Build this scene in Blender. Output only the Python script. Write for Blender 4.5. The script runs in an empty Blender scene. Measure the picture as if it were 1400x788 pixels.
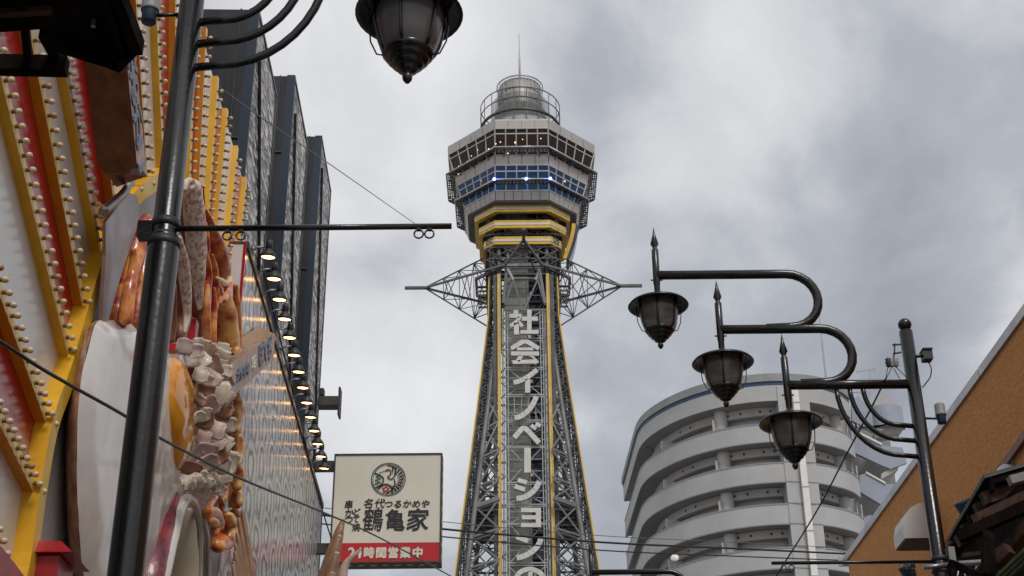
import bpy, bmesh, math, random
from mathutils import Vector, Matrix, noise
random.seed(7)
R = math.radians
C = bpy.context.scene.collection

# ------------------------------------------------------------------ camera
cam_d = bpy.data.cameras.new('camera'); cam = bpy.data.objects.new('camera', cam_d); C.objects.link(cam)
bpy.context.scene.camera = cam
FPX, CX, CY = 1944.0, 700.0, 394.0
RM = Matrix(((0.99995319, 0.00967528, 0.0), (0.0043844, -0.45313326, -0.89143201), (-0.00862485, 0.89139028, -0.45315447)))
CAM = Vector((0, 0, 1.6))
# columns of RM are the camera axes in the world
M4 = RM.to_4x4(); M4.translation = CAM
cam.matrix_world = M4
cam_d.sensor_width = 36; cam_d.lens = FPX / 1400 * 36; cam_d.clip_end = 3000; cam_d.clip_start = 0.05

# ------------------------------------------------------------------ world, sun, exposure
SUN_EL, SUN_AZ = 50, 158        # azimuth: degrees clockwise from +Y
w = bpy.data.worlds.new('World'); bpy.context.scene.world = w; w.use_nodes = True
nt = w.node_tree; nt.nodes.clear(); N = nt.nodes.new; L = nt.links.new
def wmath(op, a, b=None, c=None):
    n = N('ShaderNodeMath'); n.operation = op
    for i, v in enumerate((a, b, c)):
        if v is None: continue
        if isinstance(v, (int, float)): n.inputs[i].default_value = v
        else: L(v, n.inputs[i])
    return n.outputs[0]
out = N('ShaderNodeOutputWorld'); bg = N('ShaderNodeBackground'); L(bg.outputs[0], out.inputs[0])
sky = N('ShaderNodeTexSky'); sky.sky_type = 'NISHITA'; sky.sun_disc = False
sky.sun_elevation = R(SUN_EL); sky.sun_rotation = R(SUN_AZ)
tc = N('ShaderNodeTexCoord'); sep = N('ShaderNodeSeparateXYZ'); L(tc.outputs['Generated'], sep.inputs[0])
zz = wmath('ADD', wmath('MAXIMUM', sep.outputs[2], 0.0), 0.38)
u_ = wmath('DIVIDE', sep.outputs[0], zz); v_ = wmath('DIVIDE', sep.outputs[1], zz)
comb = N('ShaderNodeCombineXYZ'); L(u_, comb.inputs[0]); L(v_, comb.inputs[1])
def wnoise(scale, det, rough, dist, off):
    mp = N('ShaderNodeMapping'); L(comb.outputs[0], mp.inputs[0]); mp.inputs['Location'].default_value = off
    mp.inputs['Rotation'].default_value = (0, 0, R(-25)); mp.inputs['Scale'].default_value = (1.0, 0.75, 1)
    n = N('ShaderNodeTexNoise'); L(mp.outputs[0], n.inputs['Vector']); n.inputs['Scale'].default_value = scale
    n.inputs['Detail'].default_value = det; n.inputs['Roughness'].default_value = rough; n.inputs['Distortion'].default_value = dist
    return n.outputs['Fac']
big = wnoise(2.0, 3, 0.5, 0.3, (3.1, 1.7, 0)); mid = wnoise(5.2, 7, 0.55, 0.35, (0.4, 5.2, 0)); fine = wnoise(14, 6, 0.6, 0.2, (7, 2, 0))
dens = wmath('ADD', wmath('ADD', wmath('MULTIPLY', big, 0.55), wmath('MULTIPLY', mid, 0.38)), wmath('MULTIPLY', fine, 0.09))
# broad banks of the overcast (directions in the world): a darker bank to the right, thinner cloud up left and low right
def bank(px, py, sharp, amt):
    d = (RM @ Vector((px - CX, CY - py, -FPX))).normalized()
    vm = N('ShaderNodeVectorMath'); vm.operation = 'DOT_PRODUCT'; L(tc.outputs['Generated'], vm.inputs[0]); vm.inputs[1].default_value = d
    t = wmath('SUBTRACT', 1.0, wmath('DIVIDE', wmath('SUBTRACT', 1.0, vm.outputs['Value']), sharp)); t = wmath('MAXIMUM', t, 0.0)
    return wmath('MULTIPLY', wmath('MULTIPLY', t, t), amt)
for a in ((1330, 230, .022, -.07), (900, 110, .02, -.05), (1150, 330, .014, -.05), (560, 30, .010, .10), (1390, 420, .006, .10), (510, 540, .008, .07), (400, 330, .012, .05), (1060, 60, .004, .03), (860, 300, .006, .06), (560, 400, .004, -.04)):
    dens = wmath('ADD', dens, bank(*a))
dens = wmath('ADD', wmath('MULTIPLY', wmath('SUBTRACT', dens, .485), 1.50), .462)
ramp = N('ShaderNodeValToRGB'); L(dens, ramp.inputs[0]); cr = ramp.color_ramp
cr.elements[0].position = 0.22; cr.elements[0].color = (0.25, 0.27, 0.315, 1)
cr.elements[1].position = 0.74; cr.elements[1].color = (0.80, 0.80, 0.82, 1)
e = cr.elements.new(0.43); e.color = (0.43, 0.452, 0.495, 1)
e = cr.elements.new(0.53); e.color = (0.60, 0.61, 0.635, 1)
scl = N('ShaderNodeVectorMath'); scl.operation = 'SCALE'; L(ramp.outputs[0], scl.inputs[0]); scl.inputs['Scale'].default_value = 10.0
mx = N('ShaderNodeMix'); mx.data_type = 'RGBA'; mx.inputs[0].default_value = 0.95
L(sky.outputs[0], mx.inputs[6]); L(scl.outputs[0], mx.inputs[7]); L(mx.outputs[2], bg.inputs[0]); bg.inputs[1].default_value = 0.1
sd = bpy.data.lights.new('sun', 'SUN'); sd.energy = 1.3; sd.angle = R(14); sd.color = (1, .965, .92)
sun = bpy.data.objects.new('sun', sd); C.objects.link(sun)
sdir = Vector((math.sin(R(SUN_AZ)) * math.cos(R(SUN_EL)), math.cos(R(SUN_AZ)) * math.cos(R(SUN_EL)), math.sin(R(SUN_EL))))
sun.rotation_euler = (-sdir).to_track_quat('-Z', 'Y').to_euler(); sun.location = (0, -20, 60)
vs = bpy.context.scene.view_settings; vs.view_transform = 'Standard'; vs.look = 'None'; vs.exposure = 0.12; vs.gamma = 1.0

# ------------------------------------------------------------------ placing helpers: where a sight line meets a real plane
def ray(px, py): return RM @ Vector((px - CX, CY - py, -FPX))
def atY(px, py, Y): d = ray(px, py); return CAM + d * (Y / d.y)
def atX(px, py, X): d = ray(px, py); return CAM + d * (X / d.x)
def atH(px, py, h): d = ray(px, py); return CAM + d * ((h - 1.6) / d.z)
AN = R(1.84); U = Vector((-math.sin(AN), math.cos(AN), 0)); NW = Vector((math.cos(AN), math.sin(AN), 0)); ZV = Vector((0, 0, 1)); WD = 3.2
def wall(px, py, o=0.0):                # sight line -> (s along the left facade, height)
    d = ray(px, py); t = (-WD + o) / d.dot(NW); P = CAM + d * t; return Vector((P.dot(U), P.z))
def W3(s, h, o=0.0): return U * s + NW * (-WD + o) + ZV * h

# ------------------------------------------------------------------ materials
MATS = {}
def mat(name, col, rough=0.6, metal=0.0, var=0.12, nscale=6.0, bump=0.0, bscale=40.0, coat=0.0, col2=None, emit=None, estr=0.0, spec=0.5, streak=False, nmin=.35, nmax=.7, bobj=False):
    if name in MATS: return MATS[name]
    m = bpy.data.materials.new(name); m.use_nodes = True; t = m.node_tree; b = t.nodes['Principled BSDF']
    tcn = t.nodes.new('ShaderNodeTexCoord'); src = tcn.outputs['Object']
    if streak:
        mp = t.nodes.new('ShaderNodeMapping'); mp.inputs['Scale'].default_value = (1, 1, .12); t.links.new(src, mp.inputs[0]); src = mp.outputs[0]
    n = t.nodes.new('ShaderNodeTexNoise'); n.inputs['Scale'].default_value = nscale; n.inputs['Detail'].default_value = 6; n.inputs['Roughness'].default_value = .6
    t.links.new(src, n.inputs['Vector'])
    r = t.nodes.new('ShaderNodeValToRGB'); t.links.new(n.outputs['Fac'], r.inputs[0])
    c2 = col2 or tuple(c * (1 - var * 1.6) for c in col); c1 = col if col2 else tuple(min(1, c * (1 + var)) for c in col)
    r.color_ramp.elements[0].position = nmin; r.color_ramp.elements[0].color = (*c2, 1)
    r.color_ramp.elements[1].position = nmax; r.color_ramp.elements[1].color = (*c1, 1)
    t.links.new(r.outputs[0], b.inputs['Base Color'])
    rr = t.nodes.new('ShaderNodeMapRange'); t.links.new(n.outputs['Fac'], rr.inputs[0]); rr.inputs[3].default_value = min(1, rough + .12); rr.inputs[4].default_value = max(.03, rough - .1)
    t.links.new(rr.outputs[0], b.inputs['Roughness'])
    b.inputs['Metallic'].default_value = metal; b.inputs['Specular IOR Level'].default_value = spec
    if coat: b.inputs['Coat Weight'].default_value = coat; b.inputs['Coat Roughness'].default_value = .12
    if bump:
        n2 = t.nodes.new('ShaderNodeTexNoise'); n2.inputs['Scale'].default_value = bscale; n2.inputs['Detail'].default_value = 5; t.links.new(tcn.outputs['Object'] if bobj else src, n2.inputs['Vector'])
        bp = t.nodes.new('ShaderNodeBump'); bp.inputs['Strength'].default_value = bump; bp.inputs['Distance'].default_value = .03
        t.links.new(n2.outputs['Fac'], bp.inputs['Height']); t.links.new(bp.outputs[0], b.inputs['Normal'])
    if emit: b.inputs['Emission Color'].default_value = (*emit, 1); b.inputs['Emission Strength'].default_value = estr
    MATS[name] = m; return m

m_black = mat('black_painted_steel', (.010, .0095, .0095), .22, 0, .2, 9, bump=.05, bscale=30, spec=.6)
m_blackrough = mat('weathered_black', (.03, .03, .032), .5, 0, .3, 12)
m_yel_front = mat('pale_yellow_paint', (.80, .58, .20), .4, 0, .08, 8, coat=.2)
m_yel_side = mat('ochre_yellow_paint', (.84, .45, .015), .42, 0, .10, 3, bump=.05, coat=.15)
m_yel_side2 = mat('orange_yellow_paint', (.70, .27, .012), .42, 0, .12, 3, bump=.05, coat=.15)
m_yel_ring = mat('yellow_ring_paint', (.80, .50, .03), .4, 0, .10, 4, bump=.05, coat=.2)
m_white_panel = mat('white_acrylic_panel', (.72, .70, .68), .22, 0, .05, 2, coat=.4)
m_bulb = mat('cream_bulb_glass', (.72, .56, .33), .25, 0, .08, 20, coat=.5)
m_socket = mat('bulb_socket', (.22, .12, .05), .4, .3)
m_wood = mat('brown_varnished_wood', (.13, .045, .018), .4, 0, .35, 9, streak=True, coat=.15)
m_wood_pale = mat('pale_pinkish_wood', (.50, .34, .28), .5, 0, .12, 9, streak=True)
m_tan = mat('tan_carved_wood', (.30, .155, .075), .5, 0, .2, 5, coat=.1)
m_tip = mat('pale_pink_tip', (.55, .40, .33), .5)
m_steel = mat('brushed_steel_blade', (.34, .29, .28), .32, .75, .12, 4)
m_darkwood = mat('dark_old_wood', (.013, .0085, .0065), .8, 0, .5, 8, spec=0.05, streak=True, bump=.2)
m_rust = mat('rusty_wood_edge', (.16, .055, .02), .6, 0, .4, 14)
m_concrete = mat('grey_concrete', (.30, .30, .29), .8, 0, .12, 3, bump=.15)
m_fin = mat('dark_metal_panel', (.045, .045, .05), .35, .5, .35, 3, streak=True)
m_fin_edge = mat('dark_blue_edge', (.02, .03, .05), .4, .3)
m_greywall = mat('warm_grey_siding', (.50, .48, .46), .45, 0, .08, 2)
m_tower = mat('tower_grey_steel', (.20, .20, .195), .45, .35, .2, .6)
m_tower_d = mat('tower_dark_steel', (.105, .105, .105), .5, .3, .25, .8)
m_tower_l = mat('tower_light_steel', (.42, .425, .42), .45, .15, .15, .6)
m_letter = mat('letter_pale_panel', (.66, .63, .59), .5, 0, .08, 1.3)
m_gold = mat('gold_strip', (.74, .47, .06), .35, .1, .12, .8)
m_goldpale = mat('pale_gold_strip', (.78, .66, .42), .4, 0, .08, .8)
m_goldband = mat('gold_band', (.74, .46, .07), .25, .3, .15, 1.2)
m_silver = mat('silver_band', (.60, .59, .57), .3, .5, .08, .8)
m_cream_metal = mat('cream_metal_cladding', (.45, .415, .38), .38, .2, .06, .5)
m_soffit = mat('soffit_grey', (.11, .105, .10), .6, 0, .15, .6)
m_shaft = mat('lift_shaft_grey_green', (.38, .40, .36), .55, 0, .10, .7, streak=True)
m_navy = mat('navy_glazing', (.018, .035, .075), .15, .1, .5, .35, coat=.5)
m_aptwall = mat('grey_tile_wall', (.47, .462, .45), .6, 0, .06, .5, bump=.1, bscale=14)
m_aptpale = mat('pale_render_wall', (.50, .475, .45), .7, 0, .05, .8)
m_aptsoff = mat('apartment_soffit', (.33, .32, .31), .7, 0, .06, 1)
m_aptblue = mat('blue_band', (.03, .07, .15), .4)
m_apttrim = mat('grey_blue_trim', (.27, .30, .33), .5)
m_aptblu2 = mat('bluish_painted_parapet', (.36, .39, .46), .6, 0, .05, .8)
m_aptgrn = mat('greenish_roof_band', (.29, .31, .29), .6, 0, .08, .7)
m_pipe_w = mat('white_pipe', (.85, .82, .77), .35, 0, .05, 2)
m_glassdark = mat('dark_window_glass', (.035, .04, .045), .12, 0, .5, 1, coat=.4)
m_curtain = mat('pale_curtain', (.45, .43, .38), .8, 0, .1, 3, streak=True)
m_alu = mat('aluminium_frame', (.5, .5, .5), .35, .6)
m_orange = mat('orange_stucco', (.68, .31, .095), .9, 0, .0, 17, bump=.8, bscale=20, col2=(.56, .24, .068), nmin=.36, nmax=.64)
m_coping = mat('zinc_coping', (.46, .46, .46), .4, .4, .1, 2)
m_flash = mat('copper_brown_flashing', (.19, .055, .025), .5)
m_tile = mat('dark_roof_tile', (.035, .033, .032), .6, 0, .4, 5, bump=.2)
m_rafter = mat('weathered_brown_rafter', (.065, .027, .012), .75, 0, .45, 9, bump=.2)
m_galv = mat('galvanised_pipe', (.36, .36, .37), .35, .7, .15, 8)
m_white_plastic = mat('white_plastic', (.62, .60, .57), .4, 0, .05, 5)
m_grey_plastic = mat('grey_plastic', (.30, .30, .29), .5, 0, .1, 6)
m_navy_plastic = mat('navy_plastic', (.025, .045, .08), .45)
m_red = mat('red_painted_metal', (.42, .008, .015), .3, 0, .15, 4, coat=.4)
m_cable = mat('black_cable', (.014, .014, .014), .5)
m_cable_g = mat('grey_cable', (.12, .12, .12), .5)
m_asphalt = mat('asphalt', (.05, .05, .05), .85, 0, .2, 3, bump=.3)
m_pave = mat('pavement_stone', (.26, .25, .235), .8, 0, .15, 1.5, bump=.2)
m_kerb = mat('kerb_stone', (.33, .32, .30), .8)
m_paint = mat('road_paint', (.8, .8, .78), .6)
m_signface = mat('cream_sign_face', (.76, .73, .61), .5, 0, .03, 1.5)
m_signred = mat('red_sign_band', (.55, .012, .025), .4, 0, .05, 2)
m_ink = mat('black_ink', (.018, .02, .024), .5)
m_signwhite = mat('cream_lettering', (.80, .76, .64), .5)
m_green = mat('green_ink', (.01, .15, .07), .5)
m_redink = mat('red_ink', (.5, .02, .03), .5)
m_signbox = mat('sign_box_dark', (.06, .055, .05), .5, .2, .3, 4)
m_greyink = mat('blue_grey_lettering', (.20, .23, .28), .5)
m_lampglow = mat('lit_reflector', (.9, .6, .3), .3, emit=(1, .50, .17), estr=8)
m_bluelight = mat('lit_blue_lamp', (.3, .4, 1), .3, emit=(.12, .22, 1), estr=14)
m_warmlight = mat('lit_warm_lamp', (1, .7, .4), .3, emit=(1, .55, .24), estr=3.5)
m_whitelight = mat('lit_white_lamp', (1, 1, 1), .3, emit=(.8, .9, 1), estr=2.0)
m_blueroom = mat('blue_glowing_room', (.03, .07, .15), .5, 0, .8, .9, emit=(.01, .11, .34), estr=.32)  # room surfaces glow by themselves, standing in for the blue room lighting
m_brownroom = mat('brown_room_interior', (.07, .045, .03), .6, 0, .5, .8, emit=(.55, .25, .08), estr=.012)  # faint warm glow put into the room surfaces in place of lamplight
# food colours
m_egg = mat('egg_white_resin', (.80, .77, .73), .2, 0, .05, 1.1, coat=.5, bump=.2, bscale=3, col2=(.62, .51, .44), nmin=.30, nmax=.55)
m_eggedge = mat('browned_egg_edge', (.20, .04, .015), .4, 0, .3, 6, coat=.3, col2=(.45, .26, .16))
m_yolk = mat('egg_yolk_resin', (.92, .42, .035), .13, 0, .08, 2, coat=.8, col2=(.80, .30, .02))
m_baconr = mat('glazed_prawn_resin', (.86, .32, .07), .25, 0, .1, 4.5, coat=.3, bump=.4, bscale=7, col2=(.36, .018, .010), nmin=.40, nmax=.60)
m_prawn = mat('orange_prawn_resin', (.82, .40, .13), .25, 0, .1, 4.5, coat=.3, bump=.2, bscale=6, col2=(.42, .05, .014), nmin=.38, nmax=.6)
m_golden = mat('golden_prawn_resin', (.86, .50, .17), .27, 0, .1, 5, coat=.3, bump=.2, bscale=6, col2=(.36, .07, .015), nmin=.36, nmax=.58)
m_pork = mat('roast_pork_face', (.80, .66, .57), .55, 0, .1, 24, coat=.1, bump=1.0, bscale=26, col2=(.38, .21, .15), nmin=.36, nmax=.56, streak=True)
m_porkside = mat('roast_pork_rind', (.33, .115, .045), .35, 0, .2, 4, coat=.3, bump=.4, bscale=9, col2=(.17, .05, .025))
m_wine = mat('dark_red_meat', (.30, .03, .035), .35, 0, .1, 5, coat=.3, bump=.3, bscale=12, col2=(.09, .006, .012), nmin=.38, nmax=.6)
m_squid = mat('squid_ring_white', (.68, .63, .57), .25, 0, .06, 4, coat=.5, bump=.15, bscale=8)
m_squidin = mat('squid_ring_inside', (.56, .46, .33), .35, 0, .1, 2, coat=.3)
m_flake = mat('bonito_flake_cream', (.66, .56, .45), .5, 0, .1, 4, coat=.15, bump=.15, bscale=10)
m_flake2 = mat('bonito_flake_pink', (.55, .40, .36), .5, 0, .14, 4, coat=.15, bump=.15, bscale=10)
m_flake3 = mat('bonito_flake_brown', (.28, .12, .07), .45, 0, .2, 4, coat=.2)
m_ginger = mat('red_ginger', (.55, .012, .02), .3, 0, .2, 6, coat=.4)

def glass_mat(name, tint, rough=.08, trans=.35):
    m = bpy.data.materials.new(name); m.use_nodes = True; t = m.node_tree; t.nodes.clear()
    o = t.nodes.new('ShaderNodeOutputMaterial'); p = t.nodes.new('ShaderNodeBsdfPrincipled'); tr = t.nodes.new('ShaderNodeBsdfTransparent'); mxs = t.nodes.new('ShaderNodeMixShader')
    p.inputs['Base Color'].default_value = (*tint, 1); p.inputs['Roughness'].default_value = rough; p.inputs['Specular IOR Level'].default_value = .7
    tr.inputs[0].default_value = (.8, .76, .72, 1); mxs.inputs[0].default_value = 1 - trans
    t.links.new(tr.outputs[0], mxs.inputs[1]); t.links.new(p.outputs[0], mxs.inputs[2]); t.links.new(mxs.outputs[0], o.inputs[0])
    MATS[name] = m; return m
m_lampglass = glass_mat('smoked_brown_lamp_glass', (.115, .103, .097), .25, .20)
m_deckglass = glass_mat('deck_window_glass', (.015, .014, .013), .06, .60)
m_deckglass_b = glass_mat('deck_window_glass_blue', (.012, .03, .05), .06, .62)
m_clearglass = glass_mat('pale_glass_screen', (.10, .14, .14), .08, .55)

# mural: repeated looped print on ribbed sheeting
def mural_mat():
    m = bpy.data.materials.new('looped_print_sheeting'); m.use_nodes = True; t = m.node_tree; b = t.nodes['Principled BSDF']; nn = t.nodes.new; ln = t.links.new
    def mm(op, a, b_=None, c=None):
        n = nn('ShaderNodeMath'); n.operation = op
        for i, v in enumerate((a, b_, c)):
            if v is None: continue
            if isinstance(v, (int, float)): n.inputs[i].default_value = v
            else: ln(v, n.inputs[i])
        return n.outputs[0]
    uv = nn('ShaderNodeTexCoord').outputs['UV']
    nz = nn('ShaderNodeTexNoise'); nz.inputs['Scale'].default_value = 1.6; nz.inputs['Detail'].default_value = 3; ln(uv, nz.inputs['Vector'])
    sp = nn('ShaderNodeSeparateXYZ'); ln(uv, sp.inputs[0]); nc = nn('ShaderNodeSeparateColor'); ln(nz.outputs['Color'], nc.inputs[0])
    s = mm('ADD', sp.outputs[0], mm('MULTIPLY', mm('SUBTRACT', nc.outputs[0], .5), .28)); h = mm('ADD', sp.outputs[1], mm('MULTIPLY', mm('SUBTRACT', nc.outputs[1], .5), .32))
    col = mm('FLOOR', mm('DIVIDE', s, .95)); fx = mm('SUBTRACT', mm('FRACT', mm('DIVIDE', s, .95)), .5)
    hy = mm('ADD', mm('DIVIDE', h, .54), mm('MULTIPLY', col, .37)); fy = mm('SUBTRACT', mm('FRACT', hy), .5)
    up = mm('MAXIMUM', fy, mm('MULTIPLY', fy, -.35))
    d = mm('SQRT', mm('ADD', mm('MULTIPLY', fx, fx), mm('MULTIPLY', up, up)))
    rings = mm('SINE', mm('MULTIPLY', d, 21.0))
    n3 = nn('ShaderNodeTexNoise'); n3.inputs['Scale'].default_value = 9; n3.inputs['Detail'].default_value = 5; n3.inputs['Roughness'].default_value = .7; mp3 = nn('ShaderNodeMapping'); mp3.inputs['Scale'].default_value = (.4, 1, 1); ln(uv, mp3.inputs[0]); ln(mp3.outputs[0], n3.inputs['Vector'])
    val = mm('ADD', mm('MULTIPLY', rings, mm('SUBTRACT', .62, d)), mm('MULTIPLY', mm('SUBTRACT', n3.outputs['Fac'], .5), .8))
    rp = nn('ShaderNodeValToRGB'); ln(mm('ADD', mm('MULTIPLY', val, .5), .5), rp.inputs[0])
    E_ = rp.color_ramp.elements; E_[0].position = .25; E_[0].color = (.05, .055, .06, 1); E_[1].position = .60; E_[1].color = (.72, .72, .70, 1)
    x = E_.new(.40); x.color = (.22, .23, .235, 1); x = E_.new(.50); x.color = (.48, .48, .47, 1)
    # faded red and blue printing low on the wall
    n4 = nn('ShaderNodeTexNoise'); n4.inputs['Scale'].default_value = 3.2; n4.inputs['Detail'].default_value = 4; ln(uv, n4.inputs['Vector'])
    band = mm('MULTIPLY', mm('MAXIMUM', mm('SUBTRACT', 1.0, mm('MULTIPLY', mm('ABSOLUTE', mm('SUBTRACT', h, 6.75)), 2.2)), 0.0), mm('GREATER_THAN', n4.outputs['Fac'], .5))
    mxr = nn('ShaderNodeMix'); mxr.data_type = 'RGBA'; ln(mm('MULTIPLY', band, .6), mxr.inputs[0]); ln(rp.outputs[0], mxr.inputs[6]); mxr.inputs[7].default_value = (.24, .08, .10, 1)
    band2 = mm('MULTIPLY', mm('LESS_THAN', h, 6.35), mm('MULTIPLY', mm('GREATER_THAN', n4.outputs['Fac'], .47), .45))
    mxb = nn('ShaderNodeMix'); mxb.data_type = 'RGBA'; ln(band2, mxb.inputs[0]); ln(mxr.outputs[2], mxb.inputs[6]); mxb.inputs[7].default_value = (.16, .20, .27, 1)
    ln(mxb.outputs[2], b.inputs['Base Color']); b.inputs['Roughness'].default_value = .22; b.inputs['Coat Weight'].default_value = .25; b.inputs['Coat Roughness'].default_value = .16
    wv = nn('ShaderNodeTexWave'); wv.wave_type = 'BANDS'; wv.bands_direction = 'X'; wv.inputs['Scale'].default_value = 6.0; ln(uv, wv.inputs['Vector'])
    bp = nn('ShaderNodeBump'); bp.inputs['Strength'].default_value = .22; bp.inputs['Distance'].default_value = .006; ln(wv.outputs['Fac'], bp.inputs['Height'])
    ln(bp.outputs[0], b.inputs['Normal']); ln(bp.outputs[0], b.inputs['Coat Normal'])
    return m
m_mural = mural_mat()
# sparkling pebble-like cladding of the tall fins
def pebble_mat():
    m = bpy.data.materials.new('glittering_pebble_cladding'); m.use_nodes = True; t = m.node_tree; b = t.nodes['Principled BSDF']; nn = t.nodes.new; ln = t.links.new
    tcn = nn('ShaderNodeTexCoord'); v = nn('ShaderNodeTexVoronoi'); v.inputs['Scale'].default_value = 15; mpp = nn('ShaderNodeMapping'); mpp.inputs['Scale'].default_value = (1, .33, .9); ln(tcn.outputs['Object'], mpp.inputs[0]); ln(mpp.outputs[0], v.inputs['Vector'])
    sc = nn('ShaderNodeSeparateColor'); ln(v.outputs['Color'], sc.inputs[0]); r = nn('ShaderNodeValToRGB'); ln(sc.outputs[0], r.inputs[0])
    E_ = r.color_ramp.elements; E_[0].position = 0; E_[0].color = (.02, .02, .02, 1); E_[1].position = 1; E_[1].color = (.85, .82, .78, 1)
    x = E_.new(.28); x.color = (.09, .085, .08, 1); x = E_.new(.6); x.color = (.32, .29, .27, 1); x = E_.new(.8); x.color = (.55, .51, .47, 1)
    ln(r.outputs[0], b.inputs['Base Color']); b.inputs['Roughness'].default_value = .3
    bp = nn('ShaderNodeBump'); bp.inputs['Strength'].default_value = .9; bp.inputs['Distance'].default_value = .05; ln(v.outputs['Distance'], bp.inputs['Height']); ln(bp.outputs[0], b.inputs['Normal'])
    return m
m_pebble = pebble_mat()
# red panel graded from pale pink to red with soft scallops (uv.x across the panel)
def scallop_mat():
    m = bpy.data.materials.new('pink_to_red_scalloped_panel'); m.use_nodes = True; t = m.node_tree; b = t.nodes['Principled BSDF']; nn = t.nodes.new; ln = t.links.new
    tcn = nn('ShaderNodeTexCoord'); sp = nn('ShaderNodeSeparateXYZ'); ln(tcn.outputs['UV'], sp.inputs[0])
    s1 = nn('ShaderNodeMath'); s1.operation = 'SINE'; m1 = nn('ShaderNodeMath'); m1.operation = 'MULTIPLY'; ln(sp.outputs[1], m1.inputs[0]); m1.inputs[1].default_value = 50; ln(m1.outputs[0], s1.inputs[0])
    m2 = nn('ShaderNodeMath'); m2.operation = 'MULTIPLY_ADD'; ln(s1.outputs[0], m2.inputs[0]); m2.inputs[1].default_value = .045; ln(sp.outputs[0], m2.inputs[2])
    nz = nn('ShaderNodeTexNoise'); nz.inputs['Scale'].default_value = 6; ln(tcn.outputs['Object'], nz.inputs['Vector'])
    m3 = nn('ShaderNodeMath'); m3.operation = 'MULTIPLY_ADD'; ln(nz.outputs['Fac'], m3.inputs[0]); m3.inputs[1].default_value = .16; ln(m2.outputs[0], m3.inputs[2])
    r = nn('ShaderNodeValToRGB'); ln(m3.outputs[0], r.inputs[0]); E_ = r.color_ramp.elements
    E_[0].position = .36; E_[0].color = (.60, .38, .40, 1); E_[1].position = .80; E_[1].color = (.42, .004, .012, 1)
    x = E_.new(.62); x.color = (.52, .20, .24, 1)
    ln(r.outputs[0], b.inputs['Base Color']); b.inputs['Roughness'].default_value = .2; b.inputs['Coat Weight'].default_value = .4
    return m
m_scallop = scallop_mat()
m_redpanel = mat('red_panel', (.40, .006, .012), .25, 0, .06, 2, coat=.4)
def siding_mat():
    m = bpy.data.materials.new('ribbed_grey_sheeting'); m.use_nodes = True; t = m.node_tree; b = t.nodes['Principled BSDF']; nn = t.nodes.new; ln = t.links.new
    tcn = nn('ShaderNodeTexCoord'); mp = nn('ShaderNodeMapping'); mp.inputs['Rotation'].default_value = (0, 0, R(40)); ln(tcn.outputs['UV'], mp.inputs[0])
    wv = nn('ShaderNodeTexWave'); wv.inputs['Scale'].default_value = 9; ln(mp.outputs[0], wv.inputs['Vector'])
    bp = nn('ShaderNodeBump'); bp.inputs['Strength'].default_value = .5; bp.inputs['Distance'].default_value = .01; ln(wv.outputs['Fac'], bp.inputs['Height']); ln(bp.outputs[0], b.inputs['Normal'])
    r = nn('ShaderNodeMix'); r.data_type = 'RGBA'; ln(wv.outputs['Fac'], r.inputs[0]); r.inputs[6].default_value = (.40, .385, .37, 1); r.inputs[7].default_value = (.47, .45, .43, 1); ln(r.outputs[2], b.inputs['Base Color'])
    b.inputs['Roughness'].default_value = .4; return m
m_siding = siding_mat()

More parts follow.
